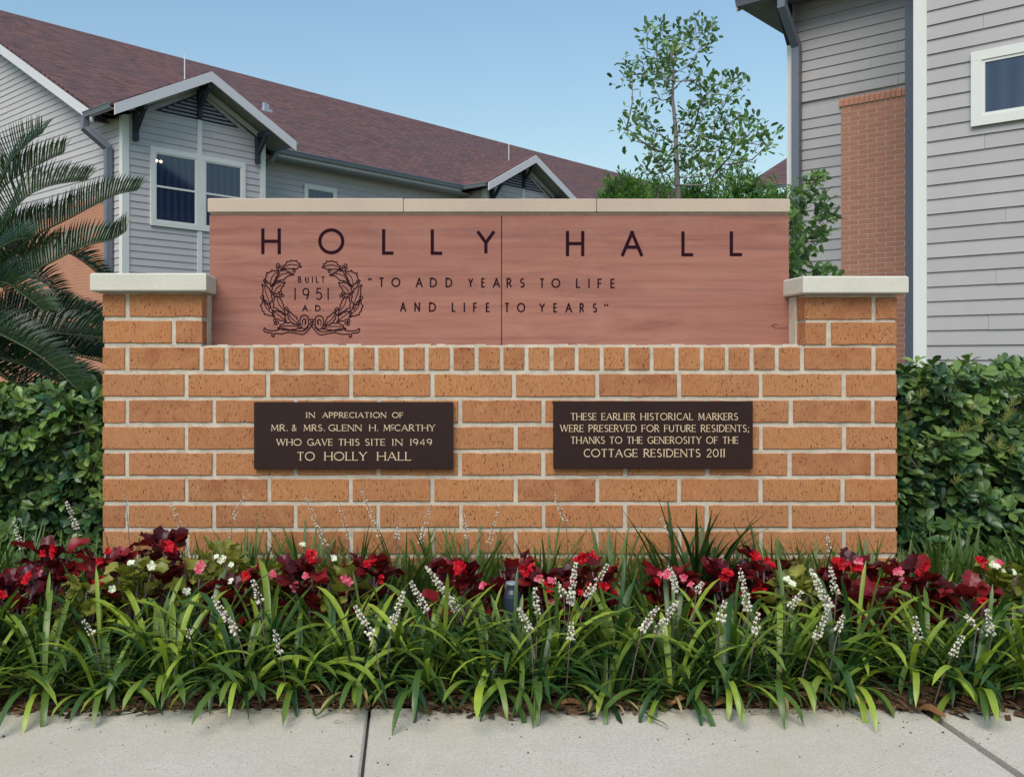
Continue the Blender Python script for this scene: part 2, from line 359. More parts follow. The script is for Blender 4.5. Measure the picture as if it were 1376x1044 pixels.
def brick(u0, u1, vtop, depth=.09):
    w_ = round((u1 - u0) * SP / .0055) * .0055
    o = link('brick', brickmesh(w_, depth, BH), sign)
    o.location = (fx((u0 + u1) / 2) - w_ / 2 + U(-.0006, .0006), D + U(-.0012, .0012), fz(vtop) - BH + U(-.0006, .0006)); o.rotation_euler = (U(-.004, .004), U(-.003, .003), U(-.002, .002))
G = 2.9                                            # half joint in pixels
def row(v, joints, l=138, r=1206, **k):
    e = [l - G + .0] + joints + [r + G]
    for a, b in zip(e[:-1], e[1:]): brick(a + G, b - G, v, **k)
rows = [503, 538.2, 573.6, 608.8, 643.8, 679, 714.3, 749.5, 784.7, 820]
for i, v in enumerate(rows):
    if i % 2 == 0: row(v, [250.5 + 110.4 * k + U(-1, 1) for k in range(9)])
    else: row(v, [170.5] + [287 + 110.7 * k + U(-1, 1) for k in range(8)] + [1173.5])
hd = [270.2 + 33.65 * k for k in range(25)]
row(467, [170.5] + hd + [1174.3])
# the piers
for u0, u1 in ((138, 167.6), (173.5, 272)): brick(u0, u1, 395.8, .10)
for u0, u1 in ((138, 230), (236, 272)): brick(u0, u1, 431.2, .12 if u0 > 200 else .09)
for u0, u1 in ((1082, 1171.5), (1177.5, 1206)): brick(u0, u1, 399.5, .10)
for u0, u1 in ((1082, 1110.5), (1117, 1206)): brick(u0, u1, 433.5, .12 if u1 < 1115 else .09)
def slabstone(name, mat, x0, x1, y0, y1, z0, z1, parent, ch=.004, jag=0):
    m = MB(); vs = []
    for zz, e in ((z0, ch), (z0 + ch, 0), (z1 - ch, 0), (z1, ch)):
        vs += [(x0 + e, y0 + e, zz), (x1 - e, y0 + e, zz), (x1 - e, y1 - e, zz), (x0 + e, y1 - e, zz)]
    m.add(vs, [(3, 2, 1, 0), (12, 13, 14, 15)] + [(r * 4 + i, r * 4 + (i + 1) % 4, (r + 1) * 4 + (i + 1) % 4, (r + 1) * 4 + i) for r in range(3) for i in range(4)])
    return m.build(name, mat, parent)
cx = lambda u: (u - U0) * SP * k1; cz = lambda v: H + (V0 - v) * SP * k1
slabstone('pier_cap', M['cap'], cx(121), cx(277), D - .045, D + WD + .03, cz(391.5), cz(367), sign, .005)
slabstone('pier_cap', M['cap'], cx(1079), cx(1221), D - .045, D + WD + .03, cz(394.5), cz(371), sign, .005)
kc = (D + RP - .012) / D; ox = lambda u: (u - U0) * SP * kc; oz = lambda v: H + (V0 - v) * SP * kc
for a, b in ((279, 541.6), (542.6, 801.2), (802.2, 1061.5)):
    slabstone('coping_stone', M['coping'], ox(a), ox(b), D + RP - .012, D + RP + .20, oz(285.3), oz(266.5 if a < 500 else 267.2), sign, .003)
fl = MB(); fl.box(WF, px_(283), px_(1059), D + RP + .004, D + RP + .15, pz_(289.5), oz(285.3)); fl.build('mortar_bed', M['mortar'], sign)
panels = []
for a, b in ((281.5, 673.4), (674.6, 1060)):
    panels.append(slabstone('stone_panel', M['stone'], px_(a), px_(b), D + RP, D + RP + .13, pz_(466), pz_(288.7), sign, .0025))
bk = MB(); bk.box(WF, px_(283), px_(1058), D + RP + .131, D + WD, pz_(466), pz_(289)); bk.build('backing_masonry', M['mortar'], sign)
sm = MB(); sm.box(WF, px_(673.3), px_(674.7), D + RP + .004, D + RP + .12, pz_(465), pz_(290)); sm.build('sealant_joint', M['incised'], sign)

# ---- stroke lettering
def arc(cx_, cy, rx, ry, a0, a1, n=10): return [(cx_ + rx * math.cos(math.radians(a0 + (a1 - a0) * i / n)), cy + ry * math.sin(math.radians(a0 + (a1 - a0) * i / n))) for i in range(n + 1)]
# glyph: width, [ (points, weight) ]   t = thin, b = bold stem in the serif face
b_, t_ = 1.0, .55
GL = {
 'A': (.80, [([(0, 0), (.40, 1)], t_), ([(.40, 1), (.80, 0)], b_), ([(.14, .34), (.66, .34)], t_)]),
 'B': (.56, [([(0, 0), (0, 1)], b_), ([(0, 1), (.26, 1)] + arc(.26, .76, .24, .24, 90, -90) + [(0, .52)], .8), ([(.26, .52)] + arc(.27, .26, .29, .26, 90, -90) + [(0, 0)], .8)]),
 'C': (.66, [(arc(.42, .5, .42, .5, 48, 312, 20), .85)]),
 'D': (.74, [([(0, 0), (0, 1)], b_), ([(0, 1), (.26, 1)] + arc(.26, .5, .48, .5, 90, -90, 14) + [(0, 0)], .8)]),
 'E': (.50, [([(0, 0), (0, 1)], b_), ([(0, 1), (.5, 1)], t_), ([(0, .52), (.44, .52)], t_), ([(0, 0), (.52, 0)], t_)]),
 'F': (.48, [([(0, 0), (0, 1)], b_), ([(0, 1), (.5, 1)], t_), ([(0, .50), (.42, .50)], t_)]),
 'G': (.84, [(arc(.50, .5, .48, .5, 48, 340, 20), .85), ([(.80, .0 + .12), (.80, .44), (.58, .44)], .8)]),
 'H': (.74, [([(0, 0), (0, 1)], b_), ([(.74, 0), (.74, 1)], b_), ([(0, .5), (.74, .5)], t_)]),
 'I': (.18, [([(.09, 0), (.09, 1)], b_)]),
 'K': (.62, [([(0, 0), (0, 1)], b_), ([(0, .38), (.56, 1)], t_), ([(.2, .6), (.64, 0)], b_)]),
 'L': (.46, [([(0, 0), (0, 1)], b_), ([(0, 0), (.48, 0)], t_)]),
 'M': (.92, [([(.06, 0), (.12, 1)], t_), ([(.12, 1), (.46, .12)], b_), ([(.46, .12), (.80, 1)], t_), ([(.80, 1), (.88, 0)], b_)]),
 'N': (.74, [([(0, 0), (0, 1)], t_), ([(0, 1), (.72, 0)], b_), ([(.72, 0), (.72, 1)], t_)]),
 'O': (1.0, [(arc(.5, .5, .5, .5, 0, 360, 28), .85)]),
 'P': (.54, [([(0, 0), (0, 1)], b_), ([(0, 1), (.26, 1)] + arc(.26, .73, .27, .27, 90, -90) + [(0, .46)], .8)]),
 'R': (.60, [([(0, 0), (0, 1)], b_), ([(0, 1), (.26, 1)] + arc(.26, .75, .25, .25, 90, -90) + [(0, .5)], .8), ([(.22, .5), (.60, 0)], b_)]),
 'S': (.50, [(arc(.26, .75, .22, .25, 35, 235, 10) + [(.26, .5)] + arc(.26, .25, .25, .25, 60, -145, 10), .85)]),
 'T': (.62, [([(.31, 0), (.31, 1)], b_), ([(0, 1), (.62, 1)], t_)]),
 'U': (.64, [([(0, 1), (0, .32)] + arc(.32, .32, .32, .32, 180, 360, 12) + [(.64, 1)], .85)]),
 'V': (.74, [([(0, 1), (.37, 0)], b_), ([(.37, 0), (.74, 1)], t_)]),
 'W': (1.15, [([(0, 1), (.3, 0)], b_), ([(.3, 0), (.58, 1)], t_), ([(.58, 1), (.86, 0)], b_), ([(.86, 0), (1.15, 1)], t_)]),
 'Y': (.70, [([(0, 1), (.35, .48)], b_), ([(.70, 1), (.35, .48)], t_), ([(.35, .50), (.35, 0)], b_)]),
 '1': (.12, [([(.10, 0), (.10, 1)], b_)]),
 '2': (.52, [([(.02, .78)] + arc(.26, .75, .24, .25, 170, -35, 10) + [(0, 0), (.54, 0)], .8)]),
 '4': (.58, [([(.44, 0), (.44, 1), (0, .30), (.58, .30)], .8)]),
 '5': (.52, [([(.46, 1), (.10, 1), (.05, .58)] + arc(.24, .32, .27, .32, 110, -140, 12), .85)]),
 '9': (.56, [(arc(.28, .70, .27, .30, 0, 360, 16), .85), ([(.55, .70), (.50, .36), (.36, .0)], .85)]),
 '0': (.60, [(arc(.30, .5, .30, .5, 0, 360, 20), .8)]),
 '.': (.10, [([(.02, .05), (.12, .05)], 1.2)]), ';': (.12, [([(.02, .62), (.12, .62)], 1.1), ([(.08, .12), (.02, -.16)], 1.0)]),
 '"': (.34, [([(.04, 1), (.08, .74)], b_), ([(.28, 1), (.24, .74)], b_)]),
 '&': (.66, [([(.62, .45), (.45, .08)] + arc(.25, .22, .22, .22, 300, 120, 8) + [(.36, .62)] + arc(.28, .82, .13, .17, -20, 210, 8) + [(.30, .48), (.62, 0)], .8)]),
}
class Pen:
    """lays prismatic strokes just proud of a vertical face at depth y"""
    def __init__(s, y): s.mb = MB(); s.y = y; s.k = 0
    def stroke(s, pts, w_, closed=False, th=.0008):
        pts = [Vector((p[0], p[1])) for p in pts]; n = len(pts); y = s.y - th - .00003 * s.k; s.k = (s.k + 1) % 12
        if (pts[0] - pts[-1]).length < 1e-6 and n > 3: closed = True; pts = pts[:-1]; n -= 1
        L, Rr = [], []
        for i in range(n):
            a = pts[i - 1] if (i > 0 or closed) else None; c = pts[(i + 1) % n] if (i < n - 1 or closed) else None
            d0 = (pts[i] - a).normalized() if a is not None else None; d1 = (c - pts[i]).normalized() if c is not None else None
            d0 = d0 if d0 is not None else d1; d1 = d1 if d1 is not None else d0
            n0, n1 = Vector((-d0.y, d0.x)), Vector((-d1.y, d1.x)); m = n0 + n1
            if m.length < .3: m = n1.copy()
            m.normalize(); sc = min(1.8, 1 / max(.35, m.dot(n1)))
            L.append(pts[i] + m * w_ / 2 * sc); Rr.append(pts[i] - m * w_ / 2 * sc)
        vs = [(p.x, y, p.y) for p in L] + [(p.x, y, p.y) for p in Rr] + [(p.x, s.y + .0004, p.y) for p in L] + [(p.x, s.y + .0004, p.y) for p in Rr]
        fs = []
        for i in range(n if closed else n - 1):
            j = (i + 1) % n; fs += [(i, n + i, n + j, j), (2 * n + i, i, j, 2 * n + j), (n + i, 3 * n + i, 3 * n + j, n + j)]
        s.mb.add(vs, fs)
    def glyph(s, ch, x0, x1, z0, z1, w_, serif=False, thinness=1):
        gw, st = GL[ch]; h = z1 - z0; sx = (x1 - x0) / gw if gw > .15 else h
        for pts, wt in st:
            if not serif: wt = 1
            q = [(x0 + p[0] * sx, z0 + w_ / 2 + p[1] * (h - w_)) for p in pts]
            if len(q) == 2 and ch not in '.;"' and abs(q[0][1] - q[1][1]) > .6 * h:
                d = (Vector(q[1]) - Vector(q[0])).normalized(); q2 = [tuple(Vector(q[0]) - d * w_ * .48), tuple(Vector(q[1]) + d * w_ * .48)]
                if ch in 'Y' or (ch == 'M' and .46 in (pts[0][0], pts[1][0])): q2 = q
                s.stroke(q2 if not serif else q, w_ * wt)
            else: s.stroke(q, w_ * wt)
            if serif and len(pts) == 2 and ch not in '.;"':
                for e, o in ((0, 1), (1, 0)):
                    p, r = pts[e], pts[o]; sl = w_ * 1.15
                    ex, ez = q[e]
                    if abs(p[0] - r[0]) < .5 * abs(p[1] - r[1]) or ch in 'AVWYMNKR':
                        if (p[1] in (0, 1)) and not (ch == 'A' and p[1] == 1) and not (ch in 'VW' and p[1] == 0) and not (ch == 'M' and abs(p[0] - .46) < .01): s.stroke([(ex - sl, ez), (ex + sl, ez)], w_ * .4)
                    elif p[0] > 0 or ch == 'T': 
                        dz = -w_ * 1.0 if p[1] > .5 else w_ * 1.0
                        s.stroke([(ex, ez), (ex, ez + dz)], w_ * .45)
    def text(s, txt, x0, x1, z0, z1, w_, serif=True, gap=.25):
        tot = 0
        for c in txt: tot += (.38 if c == ' ' else GL[c][0]) + gap
        tot -= gap; k = (x1 - x0) / tot; x = x0
        for c in txt:
            a = .38 if c == ' ' else GL[c][0]
            if c != ' ':
                if GL[c][0] > .15: s.glyph(c, x, x + a * k, z0, z1, w_, serif)
                else:
                    s.glyph(c, x + (a * k - (0)) * (.3 if c == 'I' else .1), x + a * k, z0, z1, w_, serif)
            x += (a + gap) * k
yP = D + RP
def letter(ch, ua, ub, vt, vb, wpx, mat):
    p = Pen(yP); p.glyph(ch, px_(ua + (wpx / 2 if GL[ch][0] > .15 else 0)), px_(ub - (wpx / 2 if GL[ch][0] > .15 else 0)), pz_(vb), pz_(vt), wpx * SP * k2)
    p.mb.build('letter', mat, panels[0] if (ua + ub) / 2 < 674 else panels[1])
for ch, a, b, t, bo in [('H', 351, 377.4, 307, 341.8), ('O', 427.5, 462.8, 307, 342), ('L', 513.3, 530.4, 308, 342.5), ('L', 578.7, 596, 308.5, 342.7), ('Y', 639.5, 666.2, 308.8, 342.8),
                    ('H', 760.3, 785.2, 310.5, 344.5), ('A', 834.5, 864, 310.5, 344.6), ('L', 915.5, 933, 311, 344.7), ('L', 980.5, 998.5, 311, 344.5)]:
    letter(ch, a, b, t, bo, 4.4, M['incised'])
q1 = [('"', 32, 46), ('T', 66, 84), ('O', 105, 133), ('A', 180, 202), ('D', 224, 246), ('D', 272, 293), ('Y', 341, 358), ('E', 382, 395), ('A', 418, 440), ('R', 460, 477), ('S', 501, 516), ('T', 561, 578), ('O', 598, 626), ('L', 674, 689), ('I', 712, 716), ('F', 740, 755), ('E', 780, 795)]
q2 = [('A', 132, 151), ('N', 176, 194), ('D', 221, 243), ('L', 291, 304), ('I', 328, 332), ('F', 357, 370), ('E', 396, 409), ('T', 453, 470), ('O', 492, 518), ('Y', 560, 579), ('E', 604, 617), ('A', 641, 662), ('R', 685, 700), ('S', 725, 739), ('"', 759, 776)]
for q, vt, vb in ((q1, 373.1, 386), (q2, 406.2, 418.9)):
    for ch, a, b in q:
        sh = (a - 400) * .0022; letter(ch, 480 + a / 2.293, 480 + b / 2.293, vt + sh + .6, vb + sh + .6, 1.9, M['incised'])
W5 = lambda x: 330 + x / 7.456
V5 = lambda y: 330 + y / 7.456
for ch, a, b, t, bo, wd in [('B', 524, 560, 311, 373, 10), ('U', 597, 633, 311, 373, 10), ('I', 665, 673, 311, 373, 10), ('L', 703, 736, 311, 373, 10), ('T', 754, 798, 311, 373, 10), ('1', 484, 500, 424, 546, 13), ('9', 567, 641, 424, 546, 13), ('5', 701, 769, 424, 546, 13), ('1', 815, 832, 424, 546, 13),
                        ('A', 566, 626, 598, 660, 12), ('.', 644, 655, 598, 660, 12), ('D', 696, 753, 598, 660, 12), ('.', 774, 785, 598, 660, 12)]:
    letter(ch, W5(a), W5(b), V5(t), V5(bo), wd / 7.456, M['incised'])
# holly wreath, incised in outline
pen = Pen(yP)
def W(p): return (px_(W5(p[0])), pz_(V5(p[1])))
def smooth_poly(pts, n=4):
    out = []; N = len(pts)
    for i in range(N - 1):
        p0, p1, p2, p3 = pts[max(i - 1, 0)], pts[i], pts[i + 1], pts[min(i + 2, N - 1)]
        for k in range(n):
            t = k / n; out.append(tuple(.5 * ((2 * p1[c]) + (-p0[c] + p2[c]) * t + (2 * p0[c] - 5 * p1[c] + 4 * p2[c] - p3[c]) * t * t + (-p0[c] + 3 * p1[c] - 3 * p2[c] + p3[c]) * t ** 3) for c in (0, 1)))
    return out + [pts[-1]]
def spiny(pts, cxy):            # holly margin: short scallops ending in spines
    out = [pts[0]]
    for a, b in zip(pts[:-1], pts[1:]):
        dx, dy = b[0] - a[0], b[1] - a[1]; mx, my = (a[0] + b[0]) / 2, (a[1] + b[1]) / 2; m = (mx + (cxy[0] - mx) * .16, my + (cxy[1] - my) * .16); out += [m, b]
    return out
leaves = [
 ([(355, 240), (375, 205), (415, 160), (460, 146), (512, 150), (545, 180), (563, 215)], [(355, 240), (410, 235), (460, 236), (510, 236), (563, 215)], [(368, 232), (420, 200), (470, 190), (560, 207)]),
 ([(255, 415), (222, 375), (186, 345), (203, 305), (208, 272), (240, 265), (265, 243), (300, 252), (335, 240)], [(255, 415), (285, 380), (300, 340), (325, 300), (335, 240)], [(250, 400), (255, 340), (285, 290), (318, 270)]),
 ([(262, 408), (295, 370), (310, 310), (350, 245), (400, 238), (440, 262), (490, 292)], [(262, 408), (300, 362), (385, 345), (410, 318), (438, 298), (490, 292)], [(300, 355), (345, 300), (410, 278), (470, 280)]),
 ([(275, 500), (256, 455), (262, 412), (300, 375), (345, 360), (398, 365)], [(275, 500), (320, 482), (352, 462), (362, 425), (385, 400), (398, 365)], [(285, 480), (310, 430), (360, 390)]),
 ([(270, 540), (240, 640), (200, 585), (182, 535), (168, 485), (172, 430), (160, 385)], [(270, 540), (262, 480), (240, 430), (210, 400), (160, 385)], [(190, 410), (205, 480), (235, 560), (255, 620)]),
 ([(278, 716), (235, 705), (190, 692), (165, 650), (148, 600), (170, 540)], [(278, 716), (272, 650), (240, 590), (205, 555), (170, 540)], [(180, 560), (205, 620), (262, 680)]),
 ([(405, 700), (340, 655), (275, 620), (272, 565), (285, 510), (305, 500)], [(405, 700), (395, 645), (378, 590), (362, 545), (340, 515), (305, 500)], [(315, 525), (335, 590), (385, 650)]),
 ([(412, 765), (350, 752), (290, 735), (278, 690), (270, 648)], [(412, 765), (400, 700), (350, 665), (310, 650), (270, 648)], [(290, 665), (335, 700), (395, 745)]),
 ([(545, 800), (490, 790), (450, 770), (425, 730), (415, 685), (420, 655)], [(545, 800), (528, 755), (510, 715), (475, 690), (450, 665), (420, 655)], [(432, 680), (465, 735), (520, 775)]),
 ([(560, 830), (500, 840), (430, 852), (370, 845), (318, 828)], [(560, 830), (520, 790), (455, 768), (390, 768), (345, 795), (318, 828)], [(335, 820), (400, 805), (480, 805), (530, 812)])]
berries = [(325, 196, 15), (348, 212, 12), (318, 222, 12), (485, 255, 13), (190, 352, 12), (198, 376, 11), (165, 520, 14), (350, 475, 14), (370, 500, 13), (345, 505, 13), (410, 630, 14), (424, 648, 11), (293, 750, 13), (318, 772, 14), (298, 782, 12)]
LW = 1.45 * SP * k2
for mir in (0, 1):
    f_ = (lambda p: (p[0], p[1])) if not mir else (lambda p: (1326 - p[0], p[1] + 5))
    for up_, lo, mid in leaves:
        al = up_ + lo; cc_ = (sum(p[0] for p in al) / len(al), sum(p[1] for p in al) / len(al)); a = spiny(up_, cc_); b = spiny([*reversed(lo)], cc_)
        pen.stroke([W(f_(p)) for p in a], LW); pen.stroke([W(f_(p)) for p in b], LW); pen.stroke([W(f_(p)) for p in smooth_poly(mid)], LW * .75)
    for x, y, r in berries: pen.stroke([W(f_(p)) for p in arc(x, y, r, r, 0, 360, 12)], LW * .85)
    for pts in ([(665, 800), (625, 850), (575, 890), (510, 880), (430, 868), (360, 885), (290, 882), (285, 912), (262, 905), (268, 880), (240, 872), (205, 870), (182, 850), (190, 825), (205, 842), (240, 850)],
                [(240, 850), (300, 852), (370, 830), (440, 845), (510, 855), (580, 855), (635, 812)],
                [(550, 800), (545, 745), (560, 708), (592, 697), (622, 712), (628, 740)], [(628, 792), (610, 825), (580, 835), (560, 815), (550, 800)],
                [(572, 800), (570, 755), (590, 735), (612, 752)], [(590, 765), (606, 772), (592, 795)], [(600, 745), (598, 785)]):
        pen.stroke([W(f_(p)) for p in smooth_poly(pts, 3)], LW)
for pts in ([(630, 745), (645, 740), (685, 742), (698, 750), (700, 785), (685, 796), (645, 795), (630, 785), (630, 745)], [(645, 782), (655, 760), (662, 775), (672, 752)], [(668, 785), (678, 760), (685, 775)]):
    pen.stroke([W(p) for p in pts], LW)
pen.mb.build('wreath_emblem', M['incised'], panels[0])
# small dark stain mark at the right end of the panel
pen = Pen(yP); pen.stroke([(px_(1037), pz_(438)), (px_(1042), pz_(441)), (px_(1052), pz_(441.6)), (px_(1058), pz_(440.5))], .0022, th=.0003); pen.stroke([(px_(1036), pz_(439)), (px_(1040), pz_(436)), (px_(1045), pz_(436.2))], .003, th=.0004)
pen.mb.build('stain_mark', M['incised2'], panels[1])

# ---- plaques
def plaque(u0_, v0_, u1_, v1_, label, lines, dv=0):
    t = thing('bronze_plaque', label, 'plaque', (fx((u0_ + u1_) / 2), D - .01, fz(v1_)), group=None)
    kq = (D - .022) / D; X = lambda u: (u - U0) * SP * kq; Z = lambda v: H + (V0 - v) * SP * kq
    slabstone('plate', M['bronze'], X(u0_), X(u1_), D - .022, D - .002, Z(v1_), Z(v0_), t, .0016)
    for words, vt, vb, wpx in lines:
        p = Pen(D - .022)
        for txt, a, b in words: p.text(txt, X(a), X(b), Z(vb), Z(vt), wpx * SP)
        if len(words) > 4 and words[1][0] == '&':    # the small raised, underlined c of the surname
            p.text('M', X(515.6), X(524.3), Z(vb), Z(vt), wpx * SP); p.text('C', X(525.2), X(529.6), Z(vt + 5.0), Z(vt), wpx * SP * .8)
            p.stroke([(X(525.2), Z(vt + 6.8)), (X(529.6), Z(vt + 6.8))], wpx * SP * .5)
        p.mb.build('lettering_line', M['goldtxt'], t, kind='stuff')
c1 = lambda x: 340 + x / 4.914; r1 = lambda y: 530 + y / 4.914
def wl(*w_): return [(t, c1(a), c1(b)) for t, a, b in w_]
plaque(341.3, 540.3, 609.3, 630.3, 'dark bronze plaque left of centre, in appreciation of the givers of the site in 1949', [
    (wl(('IN', 350, 407), ('APPRECIATION', 460, 877), ('OF', 920, 990)), r1(117), r1(155), .95),
    (wl(('MR.', 120, 228), ('&', 257, 287), ('MRS.', 335, 472), ('GLENN', 500, 715), ('H.', 770, 825), ('CARTHY', 937, 1200)), r1(198), r1(242), 1.0),
    (wl(('WHO', 157, 318), ('GAVE', 360, 523), ('THIS', 567, 700), ('SITE', 742, 870), ('IN', 918, 985), ('1949', 1037, 1180)), r1(292), r1(338), 1.05),
    (wl(('TO', 295, 405), ('HOLLY', 475, 748), ('HALL', 823, 1040)), r1(378), r1(437), 1.3)])
plaque(744.3, 539.2, 1011.6, 629.8, 'dark bronze plaque right of centre about the earlier historical markers, 2011', [
    ([('THESE EARLIER HISTORICAL MARKERS', 767.4, 991)], 554.8, 564.6, 1.0), ([('WERE PRESERVED FOR FUTURE RESIDENTS;', 753, 1006)], 570.6, 580.4, 1.0),
    ([('THANKS TO THE GENEROSITY OF THE', 767.4, 991.5)], 586.4, 596.2, 1.0), ([('COTTAGE RESIDENTS 2011', 785, 973)], 603, 614.2, 1.2)])

# ------------------------------------------------------------------ buildings (their axes lie at 45 degrees to the sign)
n_ = math.hypot(.9685, 1); E1 = Vector((.9685 / n_, 1 / n_, 0)); E2 = Vector((-1 / n_, .9685 / n_, 0))
def frame(ox_, oy_): 
    O = Vector((ox_, oy_, 0)); return lambda a, b, z: O + E1 * a + E2 * b + Vector((0, 0, z))
def swap(fr): return lambda b, a, z: fr(a, b, z)
EXP = .178
def siding(parent, fr, a0, a1, z0, z1, mat, clip=None, face=0):
    """lap boards on the plane b=0 of fr, facing -b"""
    z = z0
    while z < z1 - .03:
        zt = min(z + EXP + .012, z1); l0, r0 = clip(z) if clip else (a0, a1); l1, r1_ = clip(zt) if clip else (a0, a1)
        l0, l1 = max(l0, a0), max(l1, a0); r0, r1_ = min(r0, a1), min(r1_, a1)
        if r0 - l0 > .15:
            if r1_ < l1: l1 = r1_ = (l1 + r1_) / 2
            A = face; cuts = [(l0, l1)]; q = max(l0, l1) + U(.4, 3.6)
            while q < min(r0, r1_) - .4: cuts += [(q, q)]; q += 3.66
            cuts += [(r0, r1_)]
            for (c0, c1_), (e0, e1) in zip(cuts[:-1], cuts[1:]):
                g0 = .003 if (c0, c1_) != (l0, l1) else 0; m = MB(); dz = U(-.002, .002); c0 += g0; c1_ += g0
                m.prism([fr(c0, A - .034 + dz, z + dz), fr(c1_, A - .014, zt), fr(c1_, A, zt), fr(c0, A, z + dz)], [fr(e0, A - .034 + dz, z + dz), fr(e1, A - .014, zt), fr(e1, A, zt), fr(e0, A, z + dz)])
                m.build('siding_board', mat, parent)
        z += EXP
def trim(parent, fr, *b, mat='white', name='trim_board'):
    m = MB(); m.box(fr, *b); return m.build(name, M[mat], parent)
def window(parent, fr, a0, a1, z0, z1, tw=.11, rail=False, mull=None, label=None):
    m = MB(); y0, y1 = -.075, -.01
    m.box(fr, a0, a1, y0, y1, z1 - tw, z1); m.box(fr, a0, a1, y0, y1, z0, z0 + tw)
    for x0, x1 in [(a0, a0 + tw), (a1 - tw, a1)] + ([mull] if mull else []): m.box(fr, x0, x1, y0 + .001, y1, z0 + tw, z1 - tw)
    w_ = m.build('window', M['white'], parent)
    cells = [(a0 + tw, mull[0]), (mull[1], a1 - tw)] if mull else [(a0 + tw, a1 - tw)]
    for x0, x1 in cells:
        s = MB(); e = .035
        for bx in ((x0, x1, z1 - tw - e, z1 - tw), (x0, x1, z0 + tw, z0 + tw + e), (x0, x0 + e, z0 + tw + e, z1 - tw - e), (x1 - e, x1, z0 + tw + e, z1 - tw - e)): s.box(fr, bx[0], bx[1], -.062, -.03, bx[2], bx[3])
        s.build('sash', M['white'], w_)
        zs = [z0 + tw + e, z1 - tw - e]
        if rail:
            zm = (z0 + z1) / 2 + .01; r = MB(); r.box(fr, x0 + e, x1 - e, -.062, -.03, zm - .025, zm + .025); r.build('meeting_rail', M['white'], w_); zs = [zs[0], zm - .025, zm + .025, zs[1]]
        for k in range(0, len(zs), 2):
            g_ = MB(); g_.box(fr, x0 + e, x1 - e, -.045, -.038, zs[k], zs[k + 1]); g_.build('pane', M['glass'], w_)
    return w_
def roofslab(parent, p00, p10, p11, p01, th=.06, name='roof'):
    """p00->p10 along the eave, up to p01/p11; uv in metres along the slope"""
    p = [Vector(x) for x in (p00, p10, p11, p01)]; nn = (p[1] - p[0]).cross(p[3] - p[0]).normalized() * th
    if nn.z < 0: nn = -nn
    m = MB(); m.add(p + [x + nn for x in p], [(0, 1, 2, 3), (4, 5, 6, 7), (0, 4, 5, 1), (1, 5, 6, 2), (2, 6, 7, 3), (3, 7, 4, 0)])
    ex = (p[1] - p[0]).normalized(); ey = (p[3] - p[0]); ey = (ey - ex * ey.dot(ex)).normalized()
    m.uv = [((x - p[0]).dot(ex), (x - p[0]).dot(ey)) for x in p] * 2
    return m.build(name, M['shingle'], parent)
def courses(parent, fr, a0, a1, z0, z1, face, mat, L=.287, hgt=.083, j=.012, stuff=False, th=.03):
    """running-bond bricks facing -b, standing proud of b=face"""
    k = 0; z = z0; one = MB()
    while z + hgt - j <= z1 + .001:
        x = a0 - (L / 2 if k % 2 else L * .0)
        while x < a1:
            l, r = max(x, a0), min(x + L - j, a1)
            if r - l > .02:
                m = one if stuff else MB(); pr = U(0, .0015); m.box(fr, l, r, face - th - pr, face, z, z + hgt - j)
                if not stuff: m.build('brick', mat, parent)
            x += L
        z += hgt; k += 1
    if stuff: one.build('brick_courses', mat, parent, kind='stuff')

OL = (-7.124, 23.5); FL = frame(*OL)
lb = thing('long_gabled_building', 'long two storey grey sided building with burgundy shingle roof and gabled bays', 'building', FL(6, 5, 0))
# walls
SL = swap(FL)                                       # side wall: b is along, a is out
EZ = 7.0
wc = MB(); apex = 13.0 - .2
wc.prism([FL(.001, b, z) for b, z in ((0, -.1), (0, EZ), (1.1, EZ + .05), (11.6, apex - .1), (22.1, EZ), (22.1, -.1))], [FL(.25, b, z) for b, z in ((0, -.1), (0, EZ), (1.1, EZ + .05), (11.6, apex - .1), (22.1, EZ), (22.1, -.1))])
wc.box(FL, .251, 48, 1.1, 1.35, -.1, EZ + .2); wc.box(FL, .251, 48, 21.8, 22.1, -.1, EZ); wc.box(FL, 47.8, 48, 1.351, 21.79, -.1, EZ)
wc.build('wall', M['sid'], lb)
slope = (13.0 - 7.12) / 11.0
siding(lb, SL, 0.02, 21.5, 5.12, 12.6, M['sid'], clip=lambda z: (0 if z < 7.0 else .6 + (z - 7.0) / slope + .05, 22 if z < 7.0 else 22.6 - (z - 7.0) / slope), face=0)
siding(lb, SL, 0.02, .80, .3, 5.12, M['sid'])
hm = MB(); hm.box(SL, .80, 21.5, -.028, -.001, 0, 5.0); hm.build('brick_backing', M['hmortar'], lb)
courses(lb, SL, .80, 9.5, .1, 4.98, -.028, M['bbrick'], L=.287, hgt=.081, stuff=True, th=.004, j=.013)
lg = MB(); lg.box(SL, .78, 21.5, -.08, -.001, 5.0, 5.10); lg.build('brick_ledge', M['bbrick'], lb)
siding(lb, lambda a, b, z: FL(a, b + 1.1, z), 5.9 - 1.2, 30, 3.4, 7.0, M['sid'])
